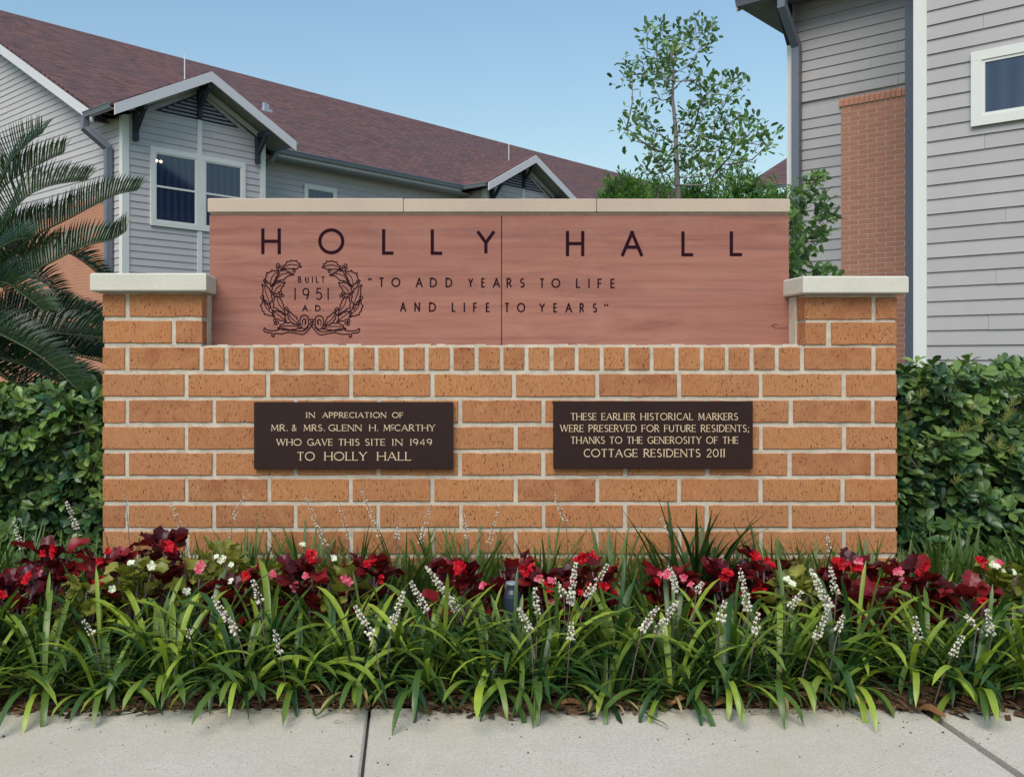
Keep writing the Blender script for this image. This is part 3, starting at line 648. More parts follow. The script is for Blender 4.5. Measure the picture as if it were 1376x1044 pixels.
# main roof
for s, (b0, b1, a0) in enumerate(((.55, 11.6, -.45), (22.65, 11.6, -.45))):
    roofslab(lb, FL(a0, b0, 7.10), FL(50, b0, 7.10), FL(50, b1, 13.0), FL(a0, b1, 13.0))
rd = MB(); rd.prism([FL(-.47, 11.6 - .16, 12.99), FL(-.47, 11.6, 13.09), FL(-.47, 11.6 + .16, 12.99)], [FL(50, 11.6 - .16, 12.99), FL(50, 11.6, 13.09), FL(50, 11.6 + .16, 12.99)]); rd.build('ridge_cap', M['shingle'], lb)
def rake(parent, fr, a_, b0, z0, b1, z1, h=.26, th=.04, mat='fascia'):
    m = MB(); m.prism([fr(b0, a_, z0), fr(b1, a_, z1), fr(b1, a_, z1 - h), fr(b0, a_, z0 - h)], [fr(b0, a_ + th, z0), fr(b1, a_ + th, z1), fr(b1, a_ + th, z1 - h), fr(b0, a_ + th, z0 - h)]); return m.build('fascia_board', M[mat], parent)
rake(lb, SL, -.49, .62, 7.12, 11.6, 13.0); rake(lb, SL, -.49, 22.6, 7.12, 11.6, 13.0)
sf = MB(); sf.prism([SL(.7, -.44, 6.95), SL(11.6, -.44, 12.8), SL(11.6, -.44, 12.76), SL(.7, -.44, 6.91)], [SL(.7, .0, 6.95), SL(11.6, .0, 12.8), SL(11.6, .0, 12.76), SL(.7, .0, 6.91)]); sf.build('soffit', M['soffit'], lb)
def gutter(parent, fr, x0, x1, b, z, mat='gutter'):
    """open trough facing -b"""
    m = MB(); pr = [(0, 0), (-.10, 0), (-.14, .11), (-.155, .115), (-.15, .125), (-.125, .125), (-.095, .02), (-.0, .02)]
    m.prism([fr(x0, b + p, z + q) for p, q in pr], [fr(x1, b + p, z + q) for p, q in pr]); return m.build('gutter', M[mat], parent)
def bay(parent, off):
    fr = lambda a, b, z: FL(a + off, b, z); s = swap(fr)
    c = MB(); c.prism([fr(a, 0, z) for a, z in ((.001, -.1), (.001, 7.0), (2.17, 8.15), (4.335, 7.0), (4.335, -.1))], [fr(a, 1.09, z) for a, z in ((.001, -.1), (.001, 7.0), (2.17, 8.15), (4.335, 7.0), (4.335, -.1))]); c.build('bay_wall', M['sid'], parent)
    siding(parent, fr, .14, 4.21, .3, 8.3, M['sid'], clip=lambda z: (0, 9) if z < 7.22 else (.3 + (z - 7.0) * 2 - .25, 4.34 - .3 - (z - 7.0) * 2 + .25))
    trim(parent, fr, -.002, .15, -.05, -.001, .2, 7.05); trim(parent, fr, -.045, -.003, -.05, .10, .2, 7.02); trim(parent, fr, 4.20, 4.338, -.05, -.001, .2, 7.02)
    trim(parent, fr, 4.339, 4.375, -.05, .09, .2, 7.02)
    trim(parent, fr, 2.14, 2.28, -.055, -.03, 6.37, 7.30); trim(parent, fr, 2.14, 2.28, -.055, -.03, .3, 4.36)
    w_ = window(parent, fr, .746, 3.673, 4.366, 6.37, .13, True, (2.09, 2.368))
    if off == 0:
        for q in (.92, 1.04):
            bl = MB(); bl.lathe(fr(q, -.048, 6.02), [(.0, -.035), (.025, -.025), (.035, 0), (.025, .025), (0, .035)], 10); bl.build('lit_bulb', M['bulb'], w_)
    # louvred vent
    v = MB(); v.prism([fr(a, -.036, z) for a, z in ((.85, 7.30), (3.49, 7.30), (2.17, 7.99))], [fr(a, -.001, z) for a, z in ((.85, 7.30), (3.49, 7.30), (2.17, 7.99))]); v = v.build('gable_vent', M['dslate'], parent)
    for k in range(6):
        z = 7.335 + k * .098; e = (z + .06 - 7.30) / .69 * 1.32 + .03
        l = MB(); l.prism([fr(.85 + e, -.075, z), fr(.85 + e, -.045, z + .055), fr(.85 + e, -.037, z + .05), fr(.85 + e, -.06, z)], [fr(3.49 - e, -.075, z), fr(3.49 - e, -.045, z + .055), fr(3.49 - e, -.037, z + .05), fr(3.49 - e, -.06, z)]); l.build('louver', M['soffit'], v)
    # roof, soffits, rakes
    zr = 8.40; ze = 7.06
    roofslab(parent, fr(-.57, -.62, ze), fr(-.57, .62, ze), fr(2.17, 3.3, zr), fr(2.17, -.62, zr)); roofslab(parent, fr(4.99, -.62, ze), fr(4.99, .62, ze), fr(2.17, 3.3, zr), fr(2.17, -.62, zr))
    for sgn in (0, 1):
        m = MB(); xa, xb = (-.52, 2.17) if not sgn else (4.94, 2.17)
        m.prism([fr(xa, -.60, ze - .03), fr(xb, -.60, zr - .06), fr(xb, -.60, zr - .10), fr(xa, -.60, ze - .07)], [fr(xa, .5, ze - .03), fr(xb, .5, zr - .06), fr(xb, .5, zr - .10), fr(xa, .5, ze - .07)]); m.build('soffit', M['soffit'], parent)
    rake(parent, fr, -.66, -.57, ze + .03, 2.17, zr + .05, .27); rake(parent, fr, -.66, 4.99, ze + .03, 2.17, zr + .05, .27)
    # frieze boards just under the soffit on the gable wall
    for x0, x1 in ((.16, 2.17), (4.18, 2.17)):
        zz = lambda x: zr - .12 - abs(x - 2.17) * .489
        m = MB(); m.prism([fr(x0, -.05, zz(x0)), fr(x1, -.05, zz(x1)), fr(x1, -.05, zz(x1) - .16), fr(x0, -.05, zz(x0) - .16)], [fr(x0, -.01, zz(x0)), fr(x1, -.01, zz(x1)), fr(x1, -.01, zz(x1) - .16), fr(x0, -.01, zz(x0) - .16)]); m.build('frieze_board', M['fascia'], parent)
    for a_, zt in ((.30, 7.14), (2.17, 8.06), (4.06, 7.14)):
        m = MB(); m.box(fr, a_ - .06, a_ + .06, -.16, -.052, zt - .72, zt); m.box(fr, a_ - .055, a_ + .055, -.58, -.161, zt - .02, zt + .10)
        m.prism([fr(a_ - .045, -.161, zt - .50), fr(a_ - .045, -.161, zt - .36), fr(a_ - .045, -.42, zt - .021), fr(a_ - .045, -.54, zt - .021)], [fr(a_ + .045, -.161, zt - .50), fr(a_ + .045, -.161, zt - .36), fr(a_ + .045, -.42, zt - .021), fr(a_ + .045, -.54, zt - .021)]); m.build('bracket', M['dslate'], parent)
    gutter(parent, s, -.60, .72, -.57, ze - .085); 
    m = MB(); pr = [(0, 0), (.10, 0), (.14, .11), (.155, .125), (.125, .125), (.0, .02)]
    m.prism([fr(4.99 + p, -.60, ze - .085 + q) for p, q in pr], [fr(4.99 + p, .5, ze - .085 + q) for p, q in pr]); m.build('gutter', M['gutter'], parent)
    # lightning rod on the ridge
    m = MB(); m.tube([fr(2.17, .62, zr), fr(2.17, .62, zr + .75)], .016, 6); m.build('lightning_rod', M['antenna'], parent)
    return fr, s
bay(lb, 0); bay(lb, 14.1); bay(lb, 28.2)
gutter(lb, FL, 5.05, 13.45, .53, 6.99); gutter(lb, FL, 19.2, 27.6, .53, 6.99)
for q0, q1 in ((5.05, 13.45), (19.2, 27.6)):
    m = MB(); m.box(FL, q0, q1, .531, .56, 6.90, 7.10); m.build('eave_board', M['fascia'], lb)
m = MB(); m.box(FL, 4.4, 48, .561, 1.09, 6.86, 6.89); m.build('soffit', M['soffit'], lb)
window(lb, lambda a, b, z: FL(a, b + 1.07, z), 6.67, 7.98, 4.9, 6.35, .11)
def pipe_run(parent, fr, pts, w_, d_, mat, name='downspout'):
    """rectangular downspout following pts in the frame (a,b,z), width along b, depth along a"""
    m = MB(); P_ = [Vector(p) for p in pts]
    rings = []
    for i, p in enumerate(P_):
        d0 = (P_[i] - P_[i - 1]).normalized() if i else (P_[1] - P_[0]).normalized(); d1 = (P_[min(i + 1, len(P_) - 1)] - P_[i]); d1 = d1.normalized() if d1.length > 0 else d0
        t = (d0 + d1).normalized(); hor = Vector((t.x, t.y, 0))
        nrm = Vector((0, 0, 1)).cross(t); s_ = Vector((0, 1, 0)) if nrm.length < .02 else None
        # section spanned by b axis and the direction perpendicular to travel
        b = Vector((0, 1, 0)); b = (b - t * b.dot(t)).normalized(); c = t.cross(b); k = 1 / max(.5, t.dot(d0))
        rings.append([fr(*(p + b * w_ / 2 * sx * 1 + c * d_ / 2 * sy * (k if abs(c.z) > .01 or True else 1))) for sx, sy in ((-1, -1), (1, -1), (1, 1), (-1, 1))])
    m.add([v for r in rings for v in r], [(0, 1, 2, 3)] + [(i * 4 + k, i * 4 + (k + 1) % 4, i * 4 + 4 + (k + 1) % 4, i * 4 + 4 + k) for i in range(len(P_) - 1) for k in range(4)] + [tuple(len(P_) * 4 - 4 + k for k in (3, 2, 1, 0))])
    return m.build(name, M[mat], parent)
pipe_run(lb, FL, [(-.62, .74, 6.98), (-.62, .74, 6.72), (-.16, .44, 6.25), (-.16, .44, .2)], .17, .16, 'slate')
pipe_run(lb, FL, [(5.12, .42, 6.98), (4.98, .46, 6.72), (4.50, .98, 6.42), (4.50, .98, .2)], .12, .12, 'gutter')
VA, VB, VZ = 8.36, 5.28, 9.70
m = MB(); m.box(FL, VA, VA + .09, VB, VB + .09, VZ - .1, VZ + .28); m.box(FL, VA + .13, VA + .22, VB, VB + .09, VZ - .1, VZ + .25); m.box(FL, VA - .06, VA + .30, VB - .1, VB + .2, VZ - .06, VZ + .05); m.build('roof_vent', M['pvc'], lb)

# ---- right-hand building
AR = ((1233 - U0) / F * 11.7, 11.7); FA = frame(*AR); SA = swap(FA)
off = 3.9
rb = thing('near_sided_building', 'near grey sided two storey building at right with a red brick panel', 'building', FA(3, -2, 0))
m = MB(); m.box(FA, .001, off + 8, -9, -.001, -.1, 7.4); m.build('wall', M['sid2'], rb)
trimx = .115
siding(rb, SA, -9, -trimx, .42 + .0, 7.3, M['sid2'])
trim(rb, SA, -trimx, .02, -.05, -.002, .2, 7.3); trim(rb, SA, .001, .035, -.049, .10, .2, 7.3)
BO = Vector(FA(0, 0, 0)); 
B0 = Vector(((1220 - U0) / F * 15.4, 15.4, 0)); FB = frame(B0.x, B0.y); SB = swap(FB)
m = MB(); m.box(FB, .001, 8, -1.3, 1.918, -.1, 7.3); m.build('wall', M['sid2'], rb)
siding(rb, SB, 1.03, 1.85, .35, 5.36, M['sid2']); siding(rb, SB, -1.2, 1.85, 5.46, 7.2, M['sid2'])
trim(rb, SB, 1.84, 1.925, -.05, -.002, .2, 7.2); trim(rb, SB, 1.926, 1.96, -.05, .10, .2, 7.2)
m = MB(); m.box(SB, -.4, 1.035, -.045, -.001, 0, 5.30); bkp = m.build('brick_panel', M['hmortar'], rb)
courses(rb, lambda a, b, z: SB(1.035 - a, b, z), 0, 1.40, .56, 5.24, -.045, M['rbrick'], L=.287, hgt=.0835, j=.014, th=.003)
x = 1.06
while x > -.3:
    m = MB(); m.prism([SB(x, -.075, 5.25), SB(x, -.065, 5.35), SB(x, -.001, 5.40), SB(x, -.001, 5.25)], [SB(x - .075, -.075, 5.25), SB(x - .075, -.065, 5.35), SB(x - .075, -.001, 5.40), SB(x - .070, -.001, 5.25)])
    m.build('sill_brick', M['rbrick'], rb); x -= .082
pipe_run(rb, FB, [(-.12, -.075, 7.2), (-.12, -.075, .1)], .13, .13, 'slate')
pipe_run(rb, FB, [(-.62, 1.80, 7.3), (-.62, 1.80, 7.0), (-.12, 1.76, 6.42), (-.12, 1.76, .1)], .13, .13, 'slate')
gutter(rb, SB, -1.3, 2.62, -.55, 7.20, 'slate')
roofslab(rb, FB(-.58, 2.62, 7.28), FB(-.58, -9, 7.28), FB(4.0, -9, 9.5), FB(4.0, 2.62, 9.5)); roofslab(rb, FB(8.6, 2.62, 7.28), FB(8.6, -9, 7.28), FB(4.0, -9, 9.5), FB(4.0, 2.62, 9.5))
m = MB(); m.box(FB, -.55, 8.5, -9, 2.60, 7.205, 7.23); m.build('soffit', M['soffit'], rb)
rake(rb, lambda a, b, z: FB(a, -b, z), -2.66, -.58, 7.33, 4.0, 9.55, .2)
m = MB(); m.prism([SB(1.96, -.5, 7.19), SB(1.96, -.5, 7.05), SB(1.96, -.05, 6.5), SB(1.96, -.05, 7.19)], [SB(1.86, -.5, 7.19), SB(1.86, -.5, 7.05), SB(1.86, -.05, 6.5), SB(1.86, -.05, 7.19)]); m.build('bracket', M['dslate'], rb)
roofslab(rb, FA(-.6, .6, 7.45), FA(-.6, -9.3, 7.45), FA(5, -9.3, 10.2), FA(5, .6, 10.2))
window(rb, SA, -2.1, -.60, 3.72, 4.60, .11)

# ---- far wing seen right of the young tree
fw = P(1010, 250, 37); FW = frame(fw.x, fw.y)
fb = thing('far_wing_building', 'distant low wing with burgundy roof just right of the young tree', 'building', FW(2, -6, 0))
m = MB(); m.box(FW, .5, 9, -14, 0, -.1, 7.4); m.build('wall', M['sid'], fb)
siding(fb, lambda b, a, z: FW(a + .5, b, z), -14, -.1, 6.0, 7.4, M['sid'])
zr = 9.55
roofslab(fb, FW(-.1, .5, 7.6), FW(-.1, -14, 7.6), FW(4.6, -14, zr), FW(4.6, .5, zr)); roofslab(fb, FW(9.4, .5, 7.6), FW(9.4, -14, 7.6), FW(4.6, -14, zr), FW(4.6, .5, zr))
gutter(fb, lambda b, a, z: FW(a, b, z), -14, .5, -.1, 7.5)

# ------------------------------------------------------------------ vegetation helpers
def rdir(el0=-.5, el1=1.2):
    a = U(0, 6.283); e = U(el0, el1); return Vector((math.cos(a) * math.cos(e), math.sin(a) * math.cos(e), math.sin(e)))
# ---- liriope border
def blade_mesh(L, th0, bend, W, mat, tw=0, name='leaf'):
    """strap leaf in the XZ plane, base at the origin: rises at th0 from the vertical, arches over by bend"""
    m = MB(); n = 9; x = z = 0; vs = []; th = th0
    for i in range(n + 1):
        t = i / n; w_ = W * (.55 + .45 * math.sin(min(1, t * 1.6) * math.pi / 2)) * (1 if t < .75 else math.sqrt(max(0, 1 - ((t - .75) / .25) ** 2)) * .92 + .08 * (t < .99))
        q = tw * t; ex = Vector((-math.cos(th) * math.sin(q) * 0 + 0, math.cos(q), math.sin(q))); f_ = .18 * w_ * (1 - t * .5)
        c = Vector((x, 0, z)); nr = Vector((-math.cos(th), 0, math.sin(th)))
        vs += [c - ex * w_ / 2 + nr * f_, c, c + ex * w_ / 2 + nr * f_]
        th += bend / n * (.35 + 1.3 * t); st = L / n; x += math.sin(th) * st; z += math.cos(th) * st
    m.add(vs, [(i * 3 + k, i * 3 + k + 1, i * 3 + k + 4, i * 3 + k + 3) for i in range(n) for k in range(2)])
    return m.mesh(name, mat, True)
BL = [blade_mesh(U(.25, .38), U(.1, .6), U(.9, 2.5), U(.014, .021), M['liri'], U(-.5, .5)) for _ in range(26)]
BLU = [blade_mesh(U(.22, .32), U(.0, .3), U(.3, 1.1), U(.011, .016), M['liri'], U(-.4, .4)) for _ in range(10)]
BLF = [blade_mesh(U(.24, .36), U(.5, .9), U(1.5, 2.4), U(.016, .022), M['liri'], U(-.3, .3)) for _ in range(10)]
DRY = [blade_mesh(U(.18, .26), U(.8, 1.1), U(1.0, 1.6), .009, M['straw'], U(-.5, .5)) for _ in range(4)]
def under(mb, cx_, cy, cz_, n, L0, L1, W, spread=1.1, r=.05):
    for _ in range(n):
        a = U(0, 6.283); rr = r * math.sqrt(U(0, 1)); p = Vector((cx_ + rr * math.cos(a), cy + rr * math.sin(a), cz_)); a2 = a + U(-.8, .8); th = U(.0, spread * .6); L = U(L0, L1); bend = U(.3, 1.7) * spread; w_ = W * U(.7, 1.1)
        h = Vector((math.cos(a2), math.sin(a2), 0)); sd = Vector((-math.sin(a2), math.cos(a2), 0)); c = p.copy(); vs = []; N = 6; mb.tv = U(0, 1)
        for i in range(N + 1):
            t = i / N; ww = w_ * (1 if t < .7 else max(.06, 1 - (t - .7) / .3)); vs += [c - sd * ww / 2 + Vector((0, 0, .1 * ww)), c, c + sd * ww / 2 + Vector((0, 0, .1 * ww))]
            th += bend / N; c = c + (h * math.sin(th) + Vector((0, 0, math.cos(th)))) * L / N
            if c.z < soilz(c.x, c.y) + .004: c.z = soilz(c.x, c.y) + .004
        mb.add(vs, [(i * 3 + k, i * 3 + k + 1, i * 3 + k + 4, i * 3 + k + 3) for i in range(N) for k in range(2)])
def spike(parent, tip, base, foot, fat=1.0, lean=0):
    """flower spike: stem from foot to tip, buds between base and tip (all world)"""
    tip, base, foot = Vector(tip), Vector(base), Vector(foot)
    s = MB(); s.tube([foot, foot.lerp(base, .5) + Vector((0, 0, .01)), base, tip], .0022, 5, .001); so_ = s.build('flower_stem', M['stem'], parent)
    m = MB(); d = tip - base; L = d.length; n = int(L / .0020 * fat); d.normalize(); x = d.cross(Vector((0, 1, 0))).normalized(); y = d.cross(x)
    cl = max(5, int(L / .0105))
    for i in range(n):
        k = R.randrange(cl); t = (k + .5 + U(-.22, .22)) / cl
        a = U(0, 6.283); rr = (.0030 + .0090 * (1 - t) ** .6 * U(.5, 1)) * (.75 + .25 * fat); p = base + d * L * t + (x * math.cos(a) + y * math.sin(a)) * rr; r = U(.0024, .0044) * (1 - .35 * t) * (.7 + .3 * fat); m.tv = U(0, 1)
        m.add([p + x * r, p + y * r, p - x * r, p - y * r, p + d * r * 1.3, p - d * r * 1.3], [(0, 1, 4), (1, 2, 4), (2, 3, 4), (3, 0, 4), (1, 0, 5), (2, 1, 5), (3, 2, 5), (0, 3, 5)])
    m.build('flower_spike', M['bud'], parent, kind='stuff')
clumps = []
LG = 'border grass clumps along the sidewalk edge'
xs = -1.55; i = 0
while xs < 2.15:
    for rowi, (yy_, dx) in enumerate(((2.685, 0), (2.82, .085), (2.95, .03))):
        clumps.append((xs + dx + U(-.03, .03), yy_ + U(-.03, .03), rowi))
    xs += .175
LMK = [(-90, "beyond the photo's left edge"), (20, "under the left hedge's far end"), (95, "under the left hedge's near end"), (170, "under the left pier's outer half"), (240, "under the left pier's inner half"), (310, 'under the left panel end'), (364, 'below the H of HOLLY'),
 (445, 'below the O of HOLLY'), (522, 'below the first L of HOLLY'), (587, 'below the second L of HOLLY'), (652, 'below the Y of HOLLY'), (712, 'below the gap between the two words'), (772, 'below the H of HALL'), (850, 'below the A of HALL'), (924, 'below the first L of HALL'),
 (989, 'below the last L of HALL'), (1048, 'under the right panel end'), (1110, "under the right pier's inner half"), (1175, "under the right pier's outer half"), (1240, "under the right hedge's near end"), (1310, "under the right hedge's middle"), (1370, "at the photo's right edge"), (1470, "beyond the photo's right edge")]
used_lm = set()
def where(x, y, rowname):
    u = U0 + x / y * F; best = sorted(LMK, key=lambda q: abs(q[0] - u))
    for q in best[:4]:
        for ad in (('',) if abs(q[0] - u) < 26 else ()) + (('just right of the spot ' if u > q[0] else 'just left of the spot '), ('well right of the spot ' if u > q[0] else 'well left of the spot ')):
            t = (rowname, ad + q[1])
            if t not in used_lm: used_lm.add(t); return ad + q[1]
    return best[0][1]
plants = []
side = lambda x: 'far left' if x < -.9 else 'left' if x < -.3 else 'centre' if x < .5 else 'right' if x < 1.2 else 'far right'
for (x, y, rowi) in clumps:
    if rowi == 0 and 1.43 < x < 1.5: y += .03
    z = soilz(x, y) - .01
    t = thing('border_grass', ('front row grass clump ', 'middle row grass clump ', 'thin rear grass clump ')[rowi] + where(x, y, rowi), 'grass clump', (x, y, z), 0, LG); t['kind'] = 'thing'
    N = (29, 22, 9)[rowi]
    for k in range(N):
        a = k * 2.39996 + U(-.4, .4); me = R.choice(BL)
        if rowi == 0 and math.sin(a) < -.25 and R.random() < .75: me = R.choice(BLF)
        if rowi and R.random() < .4: me = R.choice(BLU)
        if R.random() < .05: me = R.choice(DRY)
        o = link('leaf', me, t, True); rr = U(.005, .045); o.location = (rr * math.cos(a), rr * math.sin(a), 0)
        s_ = U(.74, 1.08) * (.96, 1.04, .95)[rowi]; o.scale = (s_, s_, s_); o.rotation_euler = (U(-.12, .12), U(-.1, .1), a)
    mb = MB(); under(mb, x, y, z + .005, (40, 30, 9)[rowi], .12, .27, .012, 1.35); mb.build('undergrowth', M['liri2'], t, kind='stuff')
    plants.append((x, y, t))
# taller, finer row against the wall
BG = 'grassy clumps at the foot of the brick wall'
back = []
for u in list(range(-20, 1400, 44)):
    big = 860 < u < 960
    Y = 3.36 if 150 < u < 1200 else 3.5
    back.append((u + U(-9, 9), Y + U(-.03, .03), big, U(.20, .30)))
for u, Y, big, hh in back:
    x = (u - U0) / F * Y; z = soilz(x, Y) - .01
    if 545 < u < 660 or 390 < u < 500: hh = .30
    t = thing('wall_side_grass', 'tall dark grassy clump standing above its neighbours against the brick' if big and u < 905 else 'wall foot grass clump ' + where(x, Y, 'b'), 'grass clump', (x, Y, z), 0, None if big and u < 905 else BG); t['kind'] = 'thing'
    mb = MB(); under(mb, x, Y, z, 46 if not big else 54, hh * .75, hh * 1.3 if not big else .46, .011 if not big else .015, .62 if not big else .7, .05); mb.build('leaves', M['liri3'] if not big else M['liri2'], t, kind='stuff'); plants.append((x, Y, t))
spk = [(18, 700, 30, 738, 3.3, 1), (89, 673, 103, 712, 3.3, 1.2), (285, 800, 319, 852, 2.72, 1.3), (111, 833, 125, 852, 2.75, .9), (339, 778, 350, 810, 2.85, 1.2), (251, 843, 256, 857, 2.75, .8),
 (227, 671, 248, 720, 3.38, .55), (168, 663, 172, 705, 3.4, .45), (332, 658, 312, 697, 3.4, .5), (407, 659, 438, 735, 3.38, .6), (456, 676, 469, 725, 3.38, .55), (484, 655, 511, 721, 3.38, .65), (580, 677, 564, 731, 3.38, .65), (536, 702, 533, 725, 3.38, .8),
 (621, 685, 629, 725, 3.38, .5), (671, 679, 657, 731, 3.38, .55), (476, 813, 502, 857, 2.72, 1.4), (543, 793, 525, 845, 2.76, 1.3), (551, 780, 574, 822, 2.85, 1.3), (572, 760, 616, 822, 2.88, 1.5), (590, 785, 612, 820, 2.92, 1.1), (368, 845, 377, 878, 2.7, .9),
 (742, 660, 761, 702, 3.38, .6), (774, 754, 766, 813, 2.88, 1.5), (818, 757, 787, 803, 2.92, 1.2), (745, 775, 758, 800, 2.95, 1.1), (719, 788, 722, 826, 2.82, 1.2), (696, 816, 713, 848, 2.72, 1.2), (768, 834, 766, 861, 2.7, 1.2), (898, 757, 910, 796, 2.95, 1.2),
 (885, 814, 862, 848, 2.74, 1.3), (911, 806, 882, 852, 2.78, 1.4), (945, 782, 936, 796, 2.92, 1.2), (975, 806, 968, 835, 2.78, 1.4), (994, 762, 1006, 821, 2.88, 1.4), (1019, 822, 1015, 852, 2.74, 1.1), (1079, 794, 1062, 818, 2.9, 1.3), (1089, 764, 1115, 818, 2.85, 1.7),
 (1116, 812, 1095, 860, 2.74, 1.2), (1115, 760, 1124, 800, 2.95, 1.3), (1134, 826, 1126, 848, 2.75, 1.2), (1229, 827, 1234, 858, 2.74, 1.2), (1297, 826, 1312, 845, 2.76, 1.2), (1326, 817, 1333, 855, 2.78, 1.3), (1295, 853, 1279, 881, 2.68, 1.2), (1110, 713, 1116, 741, 3.36, .6), (887, 695, 899, 716, 3.36, .5), (312, 716, 305, 738, 3.34, .6)]
for tu, tv, bu, bv, Y, fat in spk:
    Y = Y - .13 if Y < 3 else Y - .03; tip, base = P(tu, tv, Y), P(bu, bv, Y); near = min(plants, key=lambda q: (q[0] - base.x) ** 2 + (q[1] - Y) ** 2 * 1.0)
    d = (base - tip); foot = Vector((base.x + d.x * .5, Y + .06, soilz(base.x, Y))); spike(near[2], tip, base, foot, fat)

# ---- begonias
def blob_leaf_mesh(mat, W=.05, name='leaf', cup=.25):
    m = MB(); n = 16; ph = U(0, 6)
    vs = [(0, 0, 0)]
    for ring, f in ((.55, .4), (1, 1)):
        for i in range(n):
            a = 2 * math.pi * i / n; r = W * .5 * ring * (1 + .10 * math.sin(3 * a + 1) + (.09 * (-1) ** i if ring == 1 else 0)); vs.append((W * .45 + r * math.cos(a) * 1.1, r * math.sin(a), cup * W * (f * (math.sin(a) ** 2) - .1 * f * (1 + math.cos(a))) + (.10 * W * math.sin(4 * a + ph) if ring == 1 else 0) + U(-.0015, .0015)))
    m.v = []; vs[0] = (W * .45, 0, -.002); m.add(vs, [(0, 1 + i, 1 + (i + 1) % n) for i in range(n)] + [(1 + i, 1 + n + i, 1 + n + (i + 1) % n, 1 + (i + 1) % n) for i in range(n)])
    return m.mesh(name, mat, True)
BLV = [blob_leaf_mesh(M['bronzeleaf'], U(.046, .062)) for _ in range(7)]; OLV = [blob_leaf_mesh(M['olive'], U(.042, .058)) for _ in range(5)]
def flower_mesh(mat):
    m = MB(); 
    for k in range(5):
        a = k * 1.2566 + U(-.2, .2); m.tv = U(0, 1); d = Vector((math.cos(a), math.sin(a), U(.15, .6))); m.leaf(Vector((0, 0, 0)), d, Vector((0, 0, 1)), U(.012, .017), U(.011, .015), .25, .2, .6)
    return m.mesh('flower', mat)
FM = {c: [flower_mesh(M[c]) for _ in range(4)] for c in ('red', 'pink', 'whitep')}
def begonia(u, v, Y, kind, fl, label, n=46, size=1.0):
    Y = Y - .05; c = P(u, v, Y); z0 = soilz(c.x, Y); t = thing('begonia', label, 'flower', (c.x, Y, z0 - .005), 0); hgt = max(.1, c.z - z0 + .018) * (1.12 if len(fl) > 3 or n > 40 else U(.85, 1.0)); LV = BLV if kind == 'bronze' else OLV
    sm_ = MB()
    for k in range(5): a = k * 1.3; sm_.tube([(0, 0, 0), (.03 * math.cos(a), .03 * math.sin(a), hgt * .5), (.055 * math.cos(a), .055 * math.sin(a), hgt * .85)], .005, 5, .003)
    sm_.build('stems', M['stem'], t, True)
    for k in range(n):
        a = U(0, 6.283); h = (U(.12, 1) ** .7); r = U(.02, .085) * size * (1.25 - .55 * h); o = link('leaf', R.choice(LV), t, True)
        o.location = (r * math.cos(a), r * math.sin(a), hgt * h - .01); o.rotation_euler = (U(-.6, .6), U(-1.15, .3), a + U(-.5, .5)); s = U(.8, 1.2) * size; o.scale = (s, s, s)
    for (fu, fv, col, k) in fl:
        p = P(fu, fv, Y - .075)
        for _ in range(max(1, (k + 1) // 2) if col != 'red' else k):
            o = link('flower', R.choice(FM[col]), t, True); o.location = p - Vector((c.x, Y, z0 - .005)) + Vector((U(-.019, .019), U(-.02, .02), U(-.022, .008))); o.rotation_euler = (math.radians(60) + U(-.5, .5), U(-.5, .5), U(-.6, .6)); s = U(.75, 1.15); o.scale = (s, s, s)
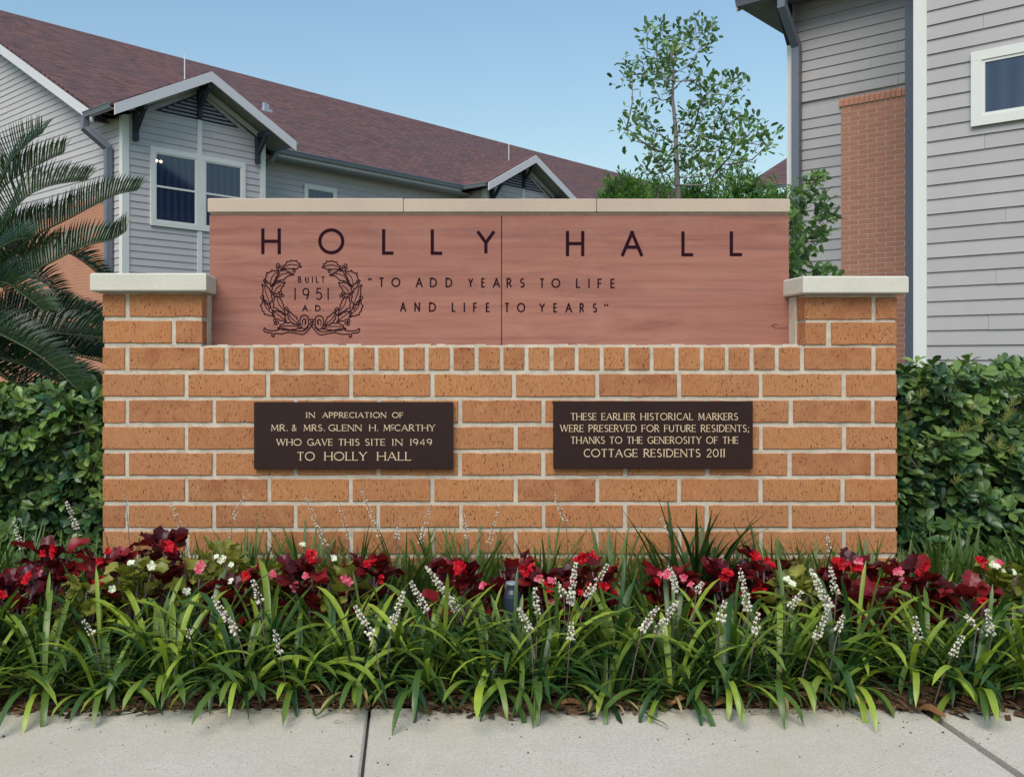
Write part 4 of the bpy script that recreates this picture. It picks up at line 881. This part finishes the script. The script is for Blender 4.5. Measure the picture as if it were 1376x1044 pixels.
begs = [
 (22, 790, 3.02, 'bronze', [(35, 775, 'red', 2), (12, 800, 'red', 1)], 'dark red leaved begonia at the far left end of the bed'),
 (68, 752, 3.16, 'bronze', [(66, 741, 'red', 4), (50, 762, 'pink', 1)], 'burgundy begonia with scarlet flowers below the left hedge'),
 (142, 758, 3.14, 'bronze', [(140, 745, 'red', 2), (130, 775, 'red', 2), (168, 766, 'pink', 1)], 'burgundy begonia just left of the cream flowered one'),
 (215, 742, 3.2, 'bronze', [(226, 731, 'red', 5), (205, 752, 'red', 1)], 'burgundy begonia with a large scarlet flower head below the left pier'),
 (180, 770, 3.08, 'olive', [(176, 760, 'whitep', 3), (199, 762, 'whitep', 1)], 'olive leaved begonia with cream flowers below the left pier'),
 (112, 792, 3.0, 'olive', [(140, 785, 'whitep', 1)], 'yellow green begonia low in the bed under the left hedge'),
 (296, 752, 3.18, 'olive', [(290, 748, 'whitep', 3), (305, 752, 'whitep', 3)], 'yellow green begonia with cream flowers in front of the left brickwork'),
 (262, 775, 3.12, 'olive', [(264, 763, 'pink', 4), (247, 789, 'whitep', 1)], 'small olive begonia with a pink flower right of the left pier'),
 (308, 792, 3.02, 'bronze', [(315, 780, 'whitep', 1), (330, 768, 'red', 1)], 'low burgundy begonia between two cream flowered plants'),
 (355, 775, 3.12, 'olive', [(362, 765, 'pink', 1), (345, 764, 'red', 1)], 'sparse olive begonia under the left plaque edge'),
 (412, 770, 3.08, 'bronze', [(420, 744, 'red', 5), (428, 772, 'red', 2), (415, 765, 'pink', 1), (413, 735, 'whitep', 2), (390, 788, 'pink', 3)], 'large burgundy begonia with scarlet and pink flowers below the left plaque'),
 (458, 785, 3.08, 'olive', [(460, 778, 'pink', 4), (448, 752, 'whitep', 2)], 'olive begonia with a pale pink flower below the left plaque'),
 (498, 768, 3.14, 'bronze', [(500, 752, 'red', 4), (505, 774, 'red', 2)], 'burgundy begonia with scarlet flowers near the right end of the left plaque'),
 (616, 774, 3.1, 'bronze', [(617, 762, 'red', 6), (622, 793, 'red', 1), (644, 786, 'pink', 1)], 'burgundy begonia with a dense scarlet head between the two plaques'),
 (692, 768, 3.18, 'bronze', [(708, 762, 'red', 4), (685, 780, 'pink', 1)], 'burgundy begonia directly behind the dark garden light'),
 (738, 788, 3.08, 'bronze', [(732, 778, 'pink', 4), (742, 784, 'red', 2), (737, 812, 'pink', 1)], 'low burgundy begonia with pink flowers below the right plaque'),
 (795, 772, 3.12, 'bronze', [(783, 748, 'red', 5), (791, 746, 'red', 3), (786, 790, 'red', 4), (810, 782, 'red', 2), (827, 788, 'red', 1)], 'burgundy begonia with several scarlet flowers below the right plaque'),
 (905, 785, 3.08, 'bronze', [(890, 770, 'pink', 4), (921, 780, 'pink', 4), (886, 778, 'red', 1)], 'green bronze begonia with rose pink flowers in front of the tall grass clump'),
 (978, 776, 3.18, 'bronze', [(980, 762, 'red', 2), (972, 775, 'red', 2)], 'small burgundy begonia right of the tall grass clump'),
 (1028, 765, 3.2, 'bronze', [(1014, 747, 'red', 3), (1030, 755, 'red', 3), (1024, 788, 'red', 2)], 'burgundy begonia with scarlet flowers below the end of the right plaque'),
 (1068, 788, 3.08, 'olive', [(1065, 782, 'whitep', 3), (1092, 770, 'whitep', 3)], 'yellow green begonia with cream flowers toward the right end'),
 (1142, 772, 3.16, 'bronze', [(1130, 752, 'red', 4), (1152, 765, 'red', 5), (1158, 756, 'pink', 1)], 'bright red leaved begonia below the right pier'),
 (1165, 812, 2.98, 'bronze', [(1178, 818, 'red', 1), (1170, 830, 'pink', 1)], 'low red begonia tucked behind the right border grass'),
 (1225, 778, 3.12, 'bronze', [(1208, 763, 'pink', 3), (1218, 783, 'pink', 3), (1237, 762, 'red', 3)], 'burgundy begonia with dusty pink flowers below the right hedge'),
 (1302, 800, 3.0, 'bronze', [(1314, 803, 'red', 4)], 'burgundy begonia with one scarlet flower at the far right'),
 (1345, 770, 3.16, 'olive', [(1340, 762, 'whitep', 3), (1359, 770, 'whitep', 3), (1350, 752, 'pink', 2), (1320, 755, 'red', 3)], 'olive begonia with cream and coral flowers at the far right end')]
for b in begs: begonia(*b)

# ---- garden light hidden in the border
gl = thing('garden_light', 'dark blue black cylindrical garden light half hidden in the border grass', 'garden light', P(690, 925, 2.86).xy.to_3d() + Vector((0, 0, 0)))
c = P(688, 783, 2.98); zb = soilz(c.x, c.y) ; ht = c.z - zb; cc = (c.x, c.y, zb)
m = MB(); m.lathe(cc, [(0, 0), (.027, 0), (.027, ht * .80), (.024, ht * .86), (.0165, ht * .91), (.0155, ht * .985), (.011, ht * .985), (.010, ht * .9), (0, ht * .9)], 20); gl.location = cc; m.build('body', M['pipe'], gl, smooth=False)
m = MB(); m.lathe(cc, [(.0160, ht * .975), (.0185, ht * .982), (.0190, ht), (.0175, ht + .003), (.0125, ht + .003), (.0118, ht * .98)], 20); m.build('rim', M['lite'], gl)

# ---- hedges
HL = []
for k in range(6):
    m = MB(); m.oleaf(Vector((0, 0, 0)), Vector((1, 0, 0)), Vector((0, 0, 1)), .058 * U(.95, 1.15), .030 * U(.9, 1.1), U(.15, .3), U(.05, .3)); HL.append(m.mesh('leaf', M['hedge'], True))
def hedge(name, label, x0, x1, y0, y1, h, flowers=0, hvar=.03, dense=5200, seed=0):
    t = thing(name, label, 'hedge', ((x0 + x1) / 2, (y0 + y1) / 2, 0)); T = Matrix.Translation(-t.location)
    mb = MB(); st = MB()
    big = []
    def surf():
        f = R.random()
        if f < .62: x, y, z = U(x0, x1), y0 + .04, U(.05, h); nrm = Vector((0, -1, .25))
        elif f < .84: x, y, z = U(x0, x1), U(y0, y1), h; nrm = Vector((0, -.25, 1))
        else: x, y, z = (x0 if x1 > 2 * 0 and x0 > 0 else x1), U(y0, y1), U(.05, h); nrm = Vector((-1 if x0 > 0 else 1, -.2, .1))
        return Vector((x, y, z)), nrm
    for k in range(dense // 4):
        p, nrm = surf(); bul = .05 * math.sin(p.x * 7.1) * math.cos(p.z * 9) + .035 * math.sin(p.x * 17 + 1) * math.sin(p.z * 19); dep = abs(R.gauss(0, .06))
        p = p + nrm.normalized() * (bul - dep); p.z = min(p.z, h + .01 + hvar * math.sin(p.x * 9) * math.sin(p.x * 23 + p.y * 5) + abs(R.gauss(0, .022))); ax = (nrm.normalized() + Vector((U(-.6, .6), U(-.6, .6), U(.1, 1.1)))).normalized()
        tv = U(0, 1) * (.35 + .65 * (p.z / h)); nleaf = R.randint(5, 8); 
        st.tube([p - ax * .08, p + ax * .005], .0016, 3)
        front = dep < .05
        for j in range(nleaf):
            a = j * 2.4 + U(-.3, .3); e = U(.2, 1.0); x_ = ax.cross(Vector((.3, .2, 1))).normalized(); y_ = ax.cross(x_); d = (x_ * math.cos(a) + y_ * math.sin(a)) * math.cos(e) + ax * math.sin(e); q_ = p - ax * U(0, .035)
            if front and len(big) < 300 and R.random() < .16 and p.y < y0 + .15:
                x3 = d.cross(ax).normalized(); n3 = x3.cross(d).normalized(); big.append((q_, Matrix((d, -x3, n3)).transposed().to_4x4())); continue
            mb.tv = min(1, max(0, tv + U(-.2, .2))); s = U(.75, 1.15); mb.oleaf(q_, d, ax, .060 * s, .030 * s, .22, U(.05, .35))
    for p, rot in big:
        o = link('leaf', R.choice(HL), t); s = U(.9, 1.25); o.matrix_basis = Matrix.Translation(p) @ rot @ Matrix.Scale(s, 4)
    for k in range(int((x1 - x0) * 9)):
        x = U(x0 + .05, x1 - .05); y = U(y0 + .2, y1 - .1); st.tube([(x, y, 0), (x + U(-.08, .08), y + U(-.1, .05), h * .5), (x + U(-.15, .15), y + U(-.2, .1), h * .95)], .010, 5, .003)
    # inner fill leaves, tinted darker to stand in for the shade inside
    for k in range(dense):
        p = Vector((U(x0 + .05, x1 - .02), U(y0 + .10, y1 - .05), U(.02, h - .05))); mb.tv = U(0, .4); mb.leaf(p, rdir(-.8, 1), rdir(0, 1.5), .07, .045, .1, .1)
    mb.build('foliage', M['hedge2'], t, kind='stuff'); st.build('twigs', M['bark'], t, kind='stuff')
    if flowers:
        fb_ = MB(); fs = MB()
        for (u, v) in ((1320, 565), (1300, 575), (1358, 555), (1362, 540), (1352, 562), (1330, 590), (1345, 600), (1292, 580), (1222, 558), (1362, 605), (1310, 545), (1240, 530), (1288, 645)):
            c_ = P(u, v, y0 - .03)
            for j in range(24):
                d = rdir(-.3, 1.4); p = c_ + d * U(.008, .03); r = .0022; fb_.tv = U(0, 1); fb_.add([p + Vector(q) for q in ((r, 0, 0), (0, r, 0), (-r, 0, 0), (0, -r, 0), (0, 0, r), (0, 0, -r))], [(0, 1, 4), (1, 2, 4), (2, 3, 4), (3, 0, 4), (1, 0, 5), (2, 1, 5), (3, 2, 5), (0, 3, 5)])
                fs.tube([c_ - Vector((0, -.02, .02)), p], .0007, 3)
        fb_.build('buds', M['olive'], t, kind='stuff'); fs.build('bud_twigs', M['bent'], t, kind='stuff')
    return t
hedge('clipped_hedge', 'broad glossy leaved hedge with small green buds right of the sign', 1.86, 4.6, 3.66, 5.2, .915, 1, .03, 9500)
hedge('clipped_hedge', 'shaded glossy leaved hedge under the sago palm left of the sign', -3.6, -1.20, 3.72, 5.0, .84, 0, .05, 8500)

# ---- shrub behind the right pier
def shrub(name, label, x, y, h, pts, lm, leafL, leafW, nl, cat='shrub', stemr=.012, spread=.07, kind_leaf='foliage', fill=0):
    t = thing(name, label, cat, (x, y, 0)); st = MB(); lf = MB(); nodes = [Vector((x, y, 0)), Vector((x + U(-.02, .02), y, h * .25)), Vector((x, y, h * .5))]
    st.tube(nodes, stemr, 6, stemr * .7)
    pts = sorted([Vector(p) for p in pts], key=lambda p: (p - nodes[1]).length)
    for p in pts:
        c = [n for n in nodes if n.z < p.z + .05] or nodes; q = min(c, key=lambda n: (n - p).length + .25 * abs(n.x - x)); mid = q.lerp(p, .5) + Vector((U(-.02, .02), U(-.02, .02), U(-.02, .02)))
        r = max(.0015, stemr * .5 * (1 - p.z / (h * 1.15))); st.tube([q, mid, p], r, 4, r * .6); nodes += [mid, p]
        tv0 = U(.1, .9)
        for j in range(nl):
            d = rdir(-.5, 1.3); b = p + rdir(-1.2, 1.2) * U(0, spread); lf.tv = min(1, max(0, tv0 + U(-.35, .35))); s = U(.7, 1.2); lf.leaf(b, d, rdir(.2, 1.5), leafL * s, leafW * s, .2, U(0, .4), .55)
    st.build('branches' if stemr < .02 else 'trunk', M['bark'] if stemr < .018 else M['sbark'], t, smooth=True); lf.build(kind_leaf, lm, t, kind='stuff'); return t
sp = []
for u, v, r_ in ((1090, 245, 10), (1078, 262, 14), (1100, 270, 12), (1072, 285, 12), (1095, 300, 14), (1080, 315, 16), (1068, 330, 12), (1098, 325, 12), (1108, 312, 8), (1085, 345, 14), (1070, 355, 12), (1092, 365, 12), (1110, 368, 8), (1066, 300, 8), (1100, 240, 5), (1110, 285, 6), (1075, 380, 14), (1095, 390, 14), (1085, 420, 16), (1075, 450, 16), (1062, 370, 10)):
    for k in range(3): sp.append(P(u + U(-r_, r_) * .8, v + U(-r_, r_) * .8, 4.35 + U(-.12, .12)))
shrub('leafy_shrub', 'narrow leafy shrub rising between the sign panel and the right pier cap', P(1082, 400, 4.35).x, 4.35, 1.75, sp, M['tleaf'], .055, .022, 7, spread=.04)
# ---- young tree
tp = [(240, 110), (310, 90), (350, 130), (290, 195), (440, 95), (500, 70), (575, 85), (580, 130), (530, 180), (370, 200), (400, 240), (350, 270), (290, 250), (215, 265), (160, 310), (110, 330), (130, 265), (260, 310), (330, 350), (485, 310), (530, 350), (560, 370), (360, 430), (310, 460), (240, 350), (640, 370), (700, 370), (740, 380), (590, 430), (690, 440), (650, 500), (720, 520), (780, 540), (170, 560), (130, 610), (240, 540), (260, 590), (200, 600), (150, 675), (430, 550), (500, 530), (540, 490), (450, 580), (600, 570), (670, 560), (600, 640), (740, 640), (790, 600), (820, 610), (700, 690), (640, 700), (850, 680), (890, 650), (900, 690), (540, 650), (500, 680), (450, 650), (430, 700), (370, 690), (260, 740), (310, 740), (240, 830), (290, 800), (350, 780), (420, 790), (400, 830), (480, 760), (540, 730), (580, 760), (640, 780), (700, 760), (760, 790), (550, 800), (340, 850), (460, 850), (520, 840), (610, 850), (660, 830), (300, 870), (720, 850), (180, 510), (270, 650), (500, 590), (560, 540), (680, 610), (760, 700), (560, 430), (430, 160), (480, 140), (540, 100), (380, 320), (300, 330)]
YT = 6.5
ty = thing('young_tree', 'young open crowned broadleaf tree behind the right half of the sign', 'tree', (P(912, 400, YT).x, YT, 0))
C4 = lambda p: P(810 + p[0] / 4.016, 20 + p[1] / 4.016, YT)
trunk = [Vector((P(912, 400, YT).x, YT, 0)), P(914, 500, YT), P(913, 350, YT), P(911, 260, YT), C4((398, 800)), C4((392, 600)), C4((376, 450)), C4((382, 300)), C4((368, 190))]
st = MB(); st.tube(trunk, .028, 8, .005); lf = MB(); nodes = []
for a, b in zip(trunk[2:-1], trunk[3:]): nodes += [a.lerp(b, k / 4) for k in range(4)]
nodes.append(trunk[-1])
pts = []
for p in tp:
    c = C4(p); dx = abs(p[0] - 390) / 400; yj = YT + U(-.5, .5) * (.4 + dx); c = P(810 + p[0] / 4.016, 20 + p[1] / 4.016, yj); pts.append(c)
pts.sort(key=lambda p: abs(p.x - trunk[3].x) + .2 * p.z)
for p in pts:
    c = [n for n in nodes if n.z < p.z - .03] or nodes; q = min(c, key=lambda n: (n - p).length); mid = q.lerp(p, .55) + Vector((U(-.03, .03), U(-.03, .03), U(-.05, .0)))
    r = .0065 if (q - p).length > .25 else .004; st.tube([q, mid, p], r, 5, .0022); nodes += [q.lerp(mid, .5), mid, p]; tv0 = U(.15, .95)
    for j in range(R.randint(14, 24)):
        b = p + rdir(-1.3, 1.3) * .088 * math.sqrt(U(0, 1)); d = (rdir(-.4, 1.3) + (b - p).normalized() * .6).normalized(); lf.tv = min(1, max(0, tv0 + U(-.4, .4))); s = U(.65, 1.15); lf.leaf(b, d, rdir(.2, 1.5), .052 * s, .027 * s, .2, U(0, .3), .55)
        if j % 6 == 0: st.tube([p, b], .0015, 3)
st.build('trunk', M['sbark'], ty, smooth=True); lf.build('crown', M['tleaf'], ty, kind='stuff')
# ---- feathery shrubs under it
def bushy(label, u, Y, w_, vtop, n, jag, seedless=0):
    cxx = (u - U0) / F * Y; h = 1.03 * (H + (V0 - vtop) / F * Y); t = thing('feathery_shrub', label, 'shrub', (cxx, Y, 0)); m = MB(); s = MB()
    ww = w_ / F * Y / 2 * 1.35
    for k in range(7): a = U(0, 6.28); s.tube([(cxx, Y, 0), (cxx + .3 * ww * math.cos(a), Y + .3 * ww * math.sin(a), h * .4), (cxx + .6 * ww * math.cos(a), Y + .5 * ww * math.sin(a), h * .72)], .02, 5, .004)
    for k in range(n):
        a = U(0, 6.28); r = math.sqrt(U(0, 1)); z = U(.25, 1) ** .7; prof = math.sqrt(max(.02, 1 - (z * .92) ** 4))
        tip = Vector((cxx + ww * r * math.cos(a) * (prof * .75 + .4), Y + ww * .8 * r * math.sin(a) * prof, h * (z - .10 * r * r) + R.gauss(0, jag)))
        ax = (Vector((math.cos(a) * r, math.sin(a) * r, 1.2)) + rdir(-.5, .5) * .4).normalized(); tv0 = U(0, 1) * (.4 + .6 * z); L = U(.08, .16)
        for j in range(11):
            f = j / 11; b = tip - ax * L * (1 - f); d = (ax * 1.0 + rdir(-.6, .8) * 1.0).normalized(); m.tv = min(1, max(0, tv0 + U(-.2, .2))); m.leaf(b, d, rdir(0, 1.5), U(.04, .065), .011, .1, .2, .5)
    s.build('branches', M['bark'], t); m.build('foliage', M['feath'], t, kind='stuff')
bushy('soft green shrub at the left edge of the young tree, above the coping', 838, 7.6, 75, 236, 1100, .04)
bushy('soft dark green shrub under the left side of the young tree', 886, 7.9, 80, 242, 1100, .03)
bushy('low soft green shrub straight below the young tree trunk', 938, 7.4, 80, 245, 1100, .03)
bushy('soft green shrub under the right side of the young tree', 992, 7.7, 95, 234, 1300, .04)
bushy('small soft shrub behind the right end of the coping', 1045, 8.0, 60, 252, 700, .03)

# ---- sago palm
PC = P(-75, 418, 4.35); pc = Vector((PC.x, PC.y, 0))
pt = thing('sago_palm', 'dark green sago palm with stiff feathered fronds left of the sign', 'palm', pc)
m = MB(); m.lathe(pc, [(.15, 0), (.16, .2), (.145, .6), (.15, 1.0), (.12, PC.z), (.03, PC.z + .08), (0, PC.z + .08)], 14)
for k in range(170):
    a = k * 2.4; z = .05 + k / 170 * (PC.z - .05); d = Vector((math.cos(a), math.sin(a), .8)).normalized(); m.leaf(pc + Vector((math.cos(a) * .14, math.sin(a) * .14, z)), d, Vector((0, 0, 1)), .06, .05, .3, 0)
m.build('trunk', M['bark'], pt)
def frond(ctrl, LL=.165, side_up=.62):
    pts = []; N = len(ctrl); ctrl = [Vector(c) for c in ctrl]
    for i in range(N - 1):
        p0, p1, p2, p3 = ctrl[max(i - 1, 0)], ctrl[i], ctrl[i + 1], ctrl[min(i + 2, N - 1)]
        for k in range(10):
            t = k / 10; pts.append(.5 * ((2 * p1) + (-p0 + p2) * t + (2 * p0 - 5 * p1 + 4 * p2 - p3) * t * t + (-p0 + 3 * p1 - 3 * p2 + p3) * t ** 3))
    pts.append(ctrl[-1]); r = MB(); r.tube(pts, .007, 5, .002); fo = r.build('frond', M['rachis'], pt, smooth=True)
    m = MB(); tot = sum((b - a).length for a, b in zip(pts[:-1], pts[1:])); s = 0; nxt = .10 * tot
    for a, b in zip(pts[:-1], pts[1:]):
        seg = (b - a).length; d = (b - a).normalized(); up = Vector((0, 0, 1)); x = d.cross(up).normalized(); n = x.cross(d).normalized()
        while nxt <= s + seg:
            f = nxt / tot; p = a.lerp(b, (nxt - s) / seg); L = LL * (math.sin(min(1, f * 1.9 + .15) * math.pi / 2)) * (1 if f < .6 else 1 - ((f - .6) / .4) ** 2 * .45)
            for sg in (-1, 1):
                fw_ = .40 + .60 * f * f; dd = (x * sg * (1 - side_up) * 1.1 + n * (side_up + .1) + d * fw_ * .8 + Vector((U(-.05, .05), U(-.05, .05), U(-.05, .05)))).normalized(); w_ = .0082; sd = (d - dd * d.dot(dd) + x * sg * .25); sd = (sd - dd * sd.dot(dd)).normalized(); md = p + dd * L * .55 + n * L * .04; tp_ = p + dd * L - n * L * .04
                m.tv = U(0, 1); m.add([p - sd * w_ * .4, p + sd * w_ * .4, md + sd * w_ * .5, md - sd * w_ * .5, tp_], [(0, 1, 2, 3), (3, 2, 4)])
            nxt += .0125
        s += seg
    m.build('leaflets', M['palm'], fo, kind='stuff')
def pf(lst): return [PC + Vector((0, 0, 0))] + [P(u, v, Y) for u, v, Y in lst]
for l in ([(-20, 300, 4.2), (10, 225, 4.1), (35, 195, 4.05), (58, 178, 4.0)], [(-25, 330, 4.3), (0, 258, 4.3), (40, 228, 4.35), (86, 205, 4.35)], [(-20, 350, 4.2), (20, 280, 4.1), (60, 252, 4.1), (118, 242, 4.1)],
          [(-10, 370, 4.3), (40, 322, 4.35), (100, 290, 4.4), (150, 264, 4.4), (184, 256, 4.4)], [(-10, 390, 4.2), (50, 362, 4.1), (110, 332, 4.1), (150, 322, 4.1), (170, 310, 4.1)], [(-30, 400, 4.5), (0, 330, 4.7), (40, 300, 4.8), (72, 292, 4.8)],
          [(-20, 445, 4.2), (60, 447, 4.15), (120, 452, 4.15), (175, 458, 4.2)], [(-20, 450, 4.5), (60, 468, 4.5), (120, 482, 4.5), (180, 500, 4.6)], [(-20, 440, 4.0), (40, 470, 3.9), (80, 500, 3.88), (110, 530, 3.86)], [(-30, 460, 4.4), (30, 490, 4.2), (90, 520, 4.1), (125, 545, 4.1)],
          [(-30, 410, 4.1), (0, 380, 3.9), (30, 395, 3.8), (60, 420, 3.75)], [(-20, 430, 4.6), (60, 425, 4.7), (130, 432, 4.75), (190, 445, 4.8)], [(-25, 455, 4.5), (40, 470, 4.6), (110, 476, 4.6), (165, 486, 4.6)], [(-30, 465, 4.3), (20, 488, 4.25), (80, 502, 4.2), (135, 520, 4.2)], [(-30, 440, 4.7), (40, 452, 4.9), (110, 458, 5.0), (165, 470, 5.0)], [(-40, 470, 4.4), (10, 510, 4.4), (60, 530, 4.3), (100, 548, 4.3)], [(-25, 425, 4.3), (40, 420, 4.3), (95, 425, 4.3), (140, 440, 4.3)], [(-40, 370, 4.6), (-20, 300, 4.9), (0, 250, 5.1), (15, 220, 5.2)], [(-35, 395, 4.0), (-10, 345, 3.8), (15, 325, 3.7), (38, 320, 3.62)]):
    frond(pf(l))
for k in range(20):
    a = math.radians(60 + k * 240 / 20) ; e = U(.2, 1.1); d = Vector((math.cos(a), math.sin(a), 0)); L = U(.8, 1.0); z0 = Vector((0, 0, 1))
    frond([PC, PC + d * L * .35 * math.cos(e) + z0 * L * .4 * math.sin(e), PC + d * L * .75 * math.cos(e * .8) + z0 * L * .6 * math.sin(e), PC + d * L * math.cos(e * .6) + z0 * L * (.62 * math.sin(e) - .12)])

# ---- fallen leaves and grit on the sidewalk
dl = []
for k in range(4):
    m = MB(); L, W_ = .055, .019; n = 6; vs = []
    for i in range(n + 1):
        t = i / n; w_ = W_ * math.sin(math.pi * min(.98, t * .93 + .05)) ** .8; zz = .004 + (.010 + .004 * k) * math.sin(math.pi * t) + .004 * math.sin(5 * t + k); vs += [(L * (t - .5), -w_ / 2, zz + .004 * (k % 2)), (L * (t - .5), 0, zz - .001), (L * (t - .5), w_ / 2, zz + .005)]
    m.add(vs, [(i * 3 + j, i * 3 + j + 1, i * 3 + j + 4, i * 3 + j + 3) for i in range(n) for j in range(2)]); dl.append(m.mesh('dead_leaf', M['deadleaf'], True))
DLs = [(205, 943, 10, 'flat tan dead leaf on the soil edge at the far left of the sidewalk'), (278, 946, 70, 'upright rust brown dead leaf left of the first sidewalk joint'), (768, 952, -8, 'thin tan dead leaf on the concrete below the right plaque'), (918, 951, 4, 'dark brown dead leaf left of the large tan one'), (970, 951, 28, 'large tan brown dead leaf lying on the sidewalk edge'),
       (1085, 937, 10, 'pale tan dead leaf on the mulch below the right pier'), (1105, 950, -15, 'narrow pale dead leaf at the concrete edge below the right pier'), (1053, 951, 60, 'small rust dead leaf between the tan leaves'), (1252, 962, -45, 'orange tan dead leaf lying in the wide sidewalk joint'), (320, 940, 30, 'brown dead leaf under the border left of the first joint'),
       (25, 926, 40, 'pale brown dead leaf at the far left edge of the bed'), (425, 938, 5, 'long brown dead leaf at the bed edge left of the first joint'), (1357, 927, 35, 'tan dead leaf at the far right edge of the bed'), (1225, 940, -12, 'broad brown dead leaf on the mulch at the wide joint'), (560, 944, 12, 'small brown dead leaf right of the first joint'), (655, 941, -20, 'curled brown dead leaf below the garden light')]
for i, (u, v, an, lab) in enumerate(DLs):
    Y = F * H / (v - V0); x = (u - U0) / F * Y; z = (.002 if Y < 2.60 else soilz(x, Y) + .008)
    o = bpy.data.objects.new('dead_leaf', dl[i % 4]); C.objects.link(o); o.location = (x, Y, z); o.rotation_euler = (U(.1, .35), U(-.15, .15), math.radians(an)); s = 1.25 if '970' in str(u) or 'large' in lab or 'wide sidewalk' in lab else U(.9, 1.25); o.scale = (s, s, s)
    setp(o, lab, 'leaf', 'fallen dead leaves')
m = MB()
for k in range(260):
    x, y = U(-1.6, 2.4), 2.6 - abs(R.gauss(0, .16)) ; r = U(.001, .0032)
    if R.random() < .1: r *= 1.8
    m.tv = U(0, .5); p = Vector((x, y, r * .4)); m.add([p + Vector(q) for q in ((r, 0, 0), (0, r * .8, 0), (-r, 0, 0), (0, -r, 0), (0, 0, r * .7))], [(0, 1, 4), (1, 2, 4), (2, 3, 4), (3, 0, 4)])
lt = MB()
for k in range(420):
    x, y = U(-1.7, 2.5), 2.60 - abs(R.gauss(0, .035)); a = U(-1.2, 1.2); L = U(.012, .06); z = .003 + U(0, .004); lt.tv = U(.2, 1)
    d = Vector((math.cos(a), math.sin(a) * .5, 0)) * L / 2; e = Vector((-math.sin(a), math.cos(a), 0)) * U(.0007, .0022); p = Vector((x, y, z)); k_ = Vector((0, 0, U(.002, .008)))
    lt.add([p - d - e, p - d + e, p + k_ + e, p + k_ - e, p + d + e, p + d - e], [(0, 1, 2, 3), (3, 2, 4, 5)])
setp(lt.build('straw_litter', M['chip2']), 'thin dry grass bits and bark slivers spilled along the bed edge', 'litter', kind='stuff')
setp(m.build('grit', M['chip']), 'dark specks of grit and bark scattered on the concrete', 'grit', kind='stuff')
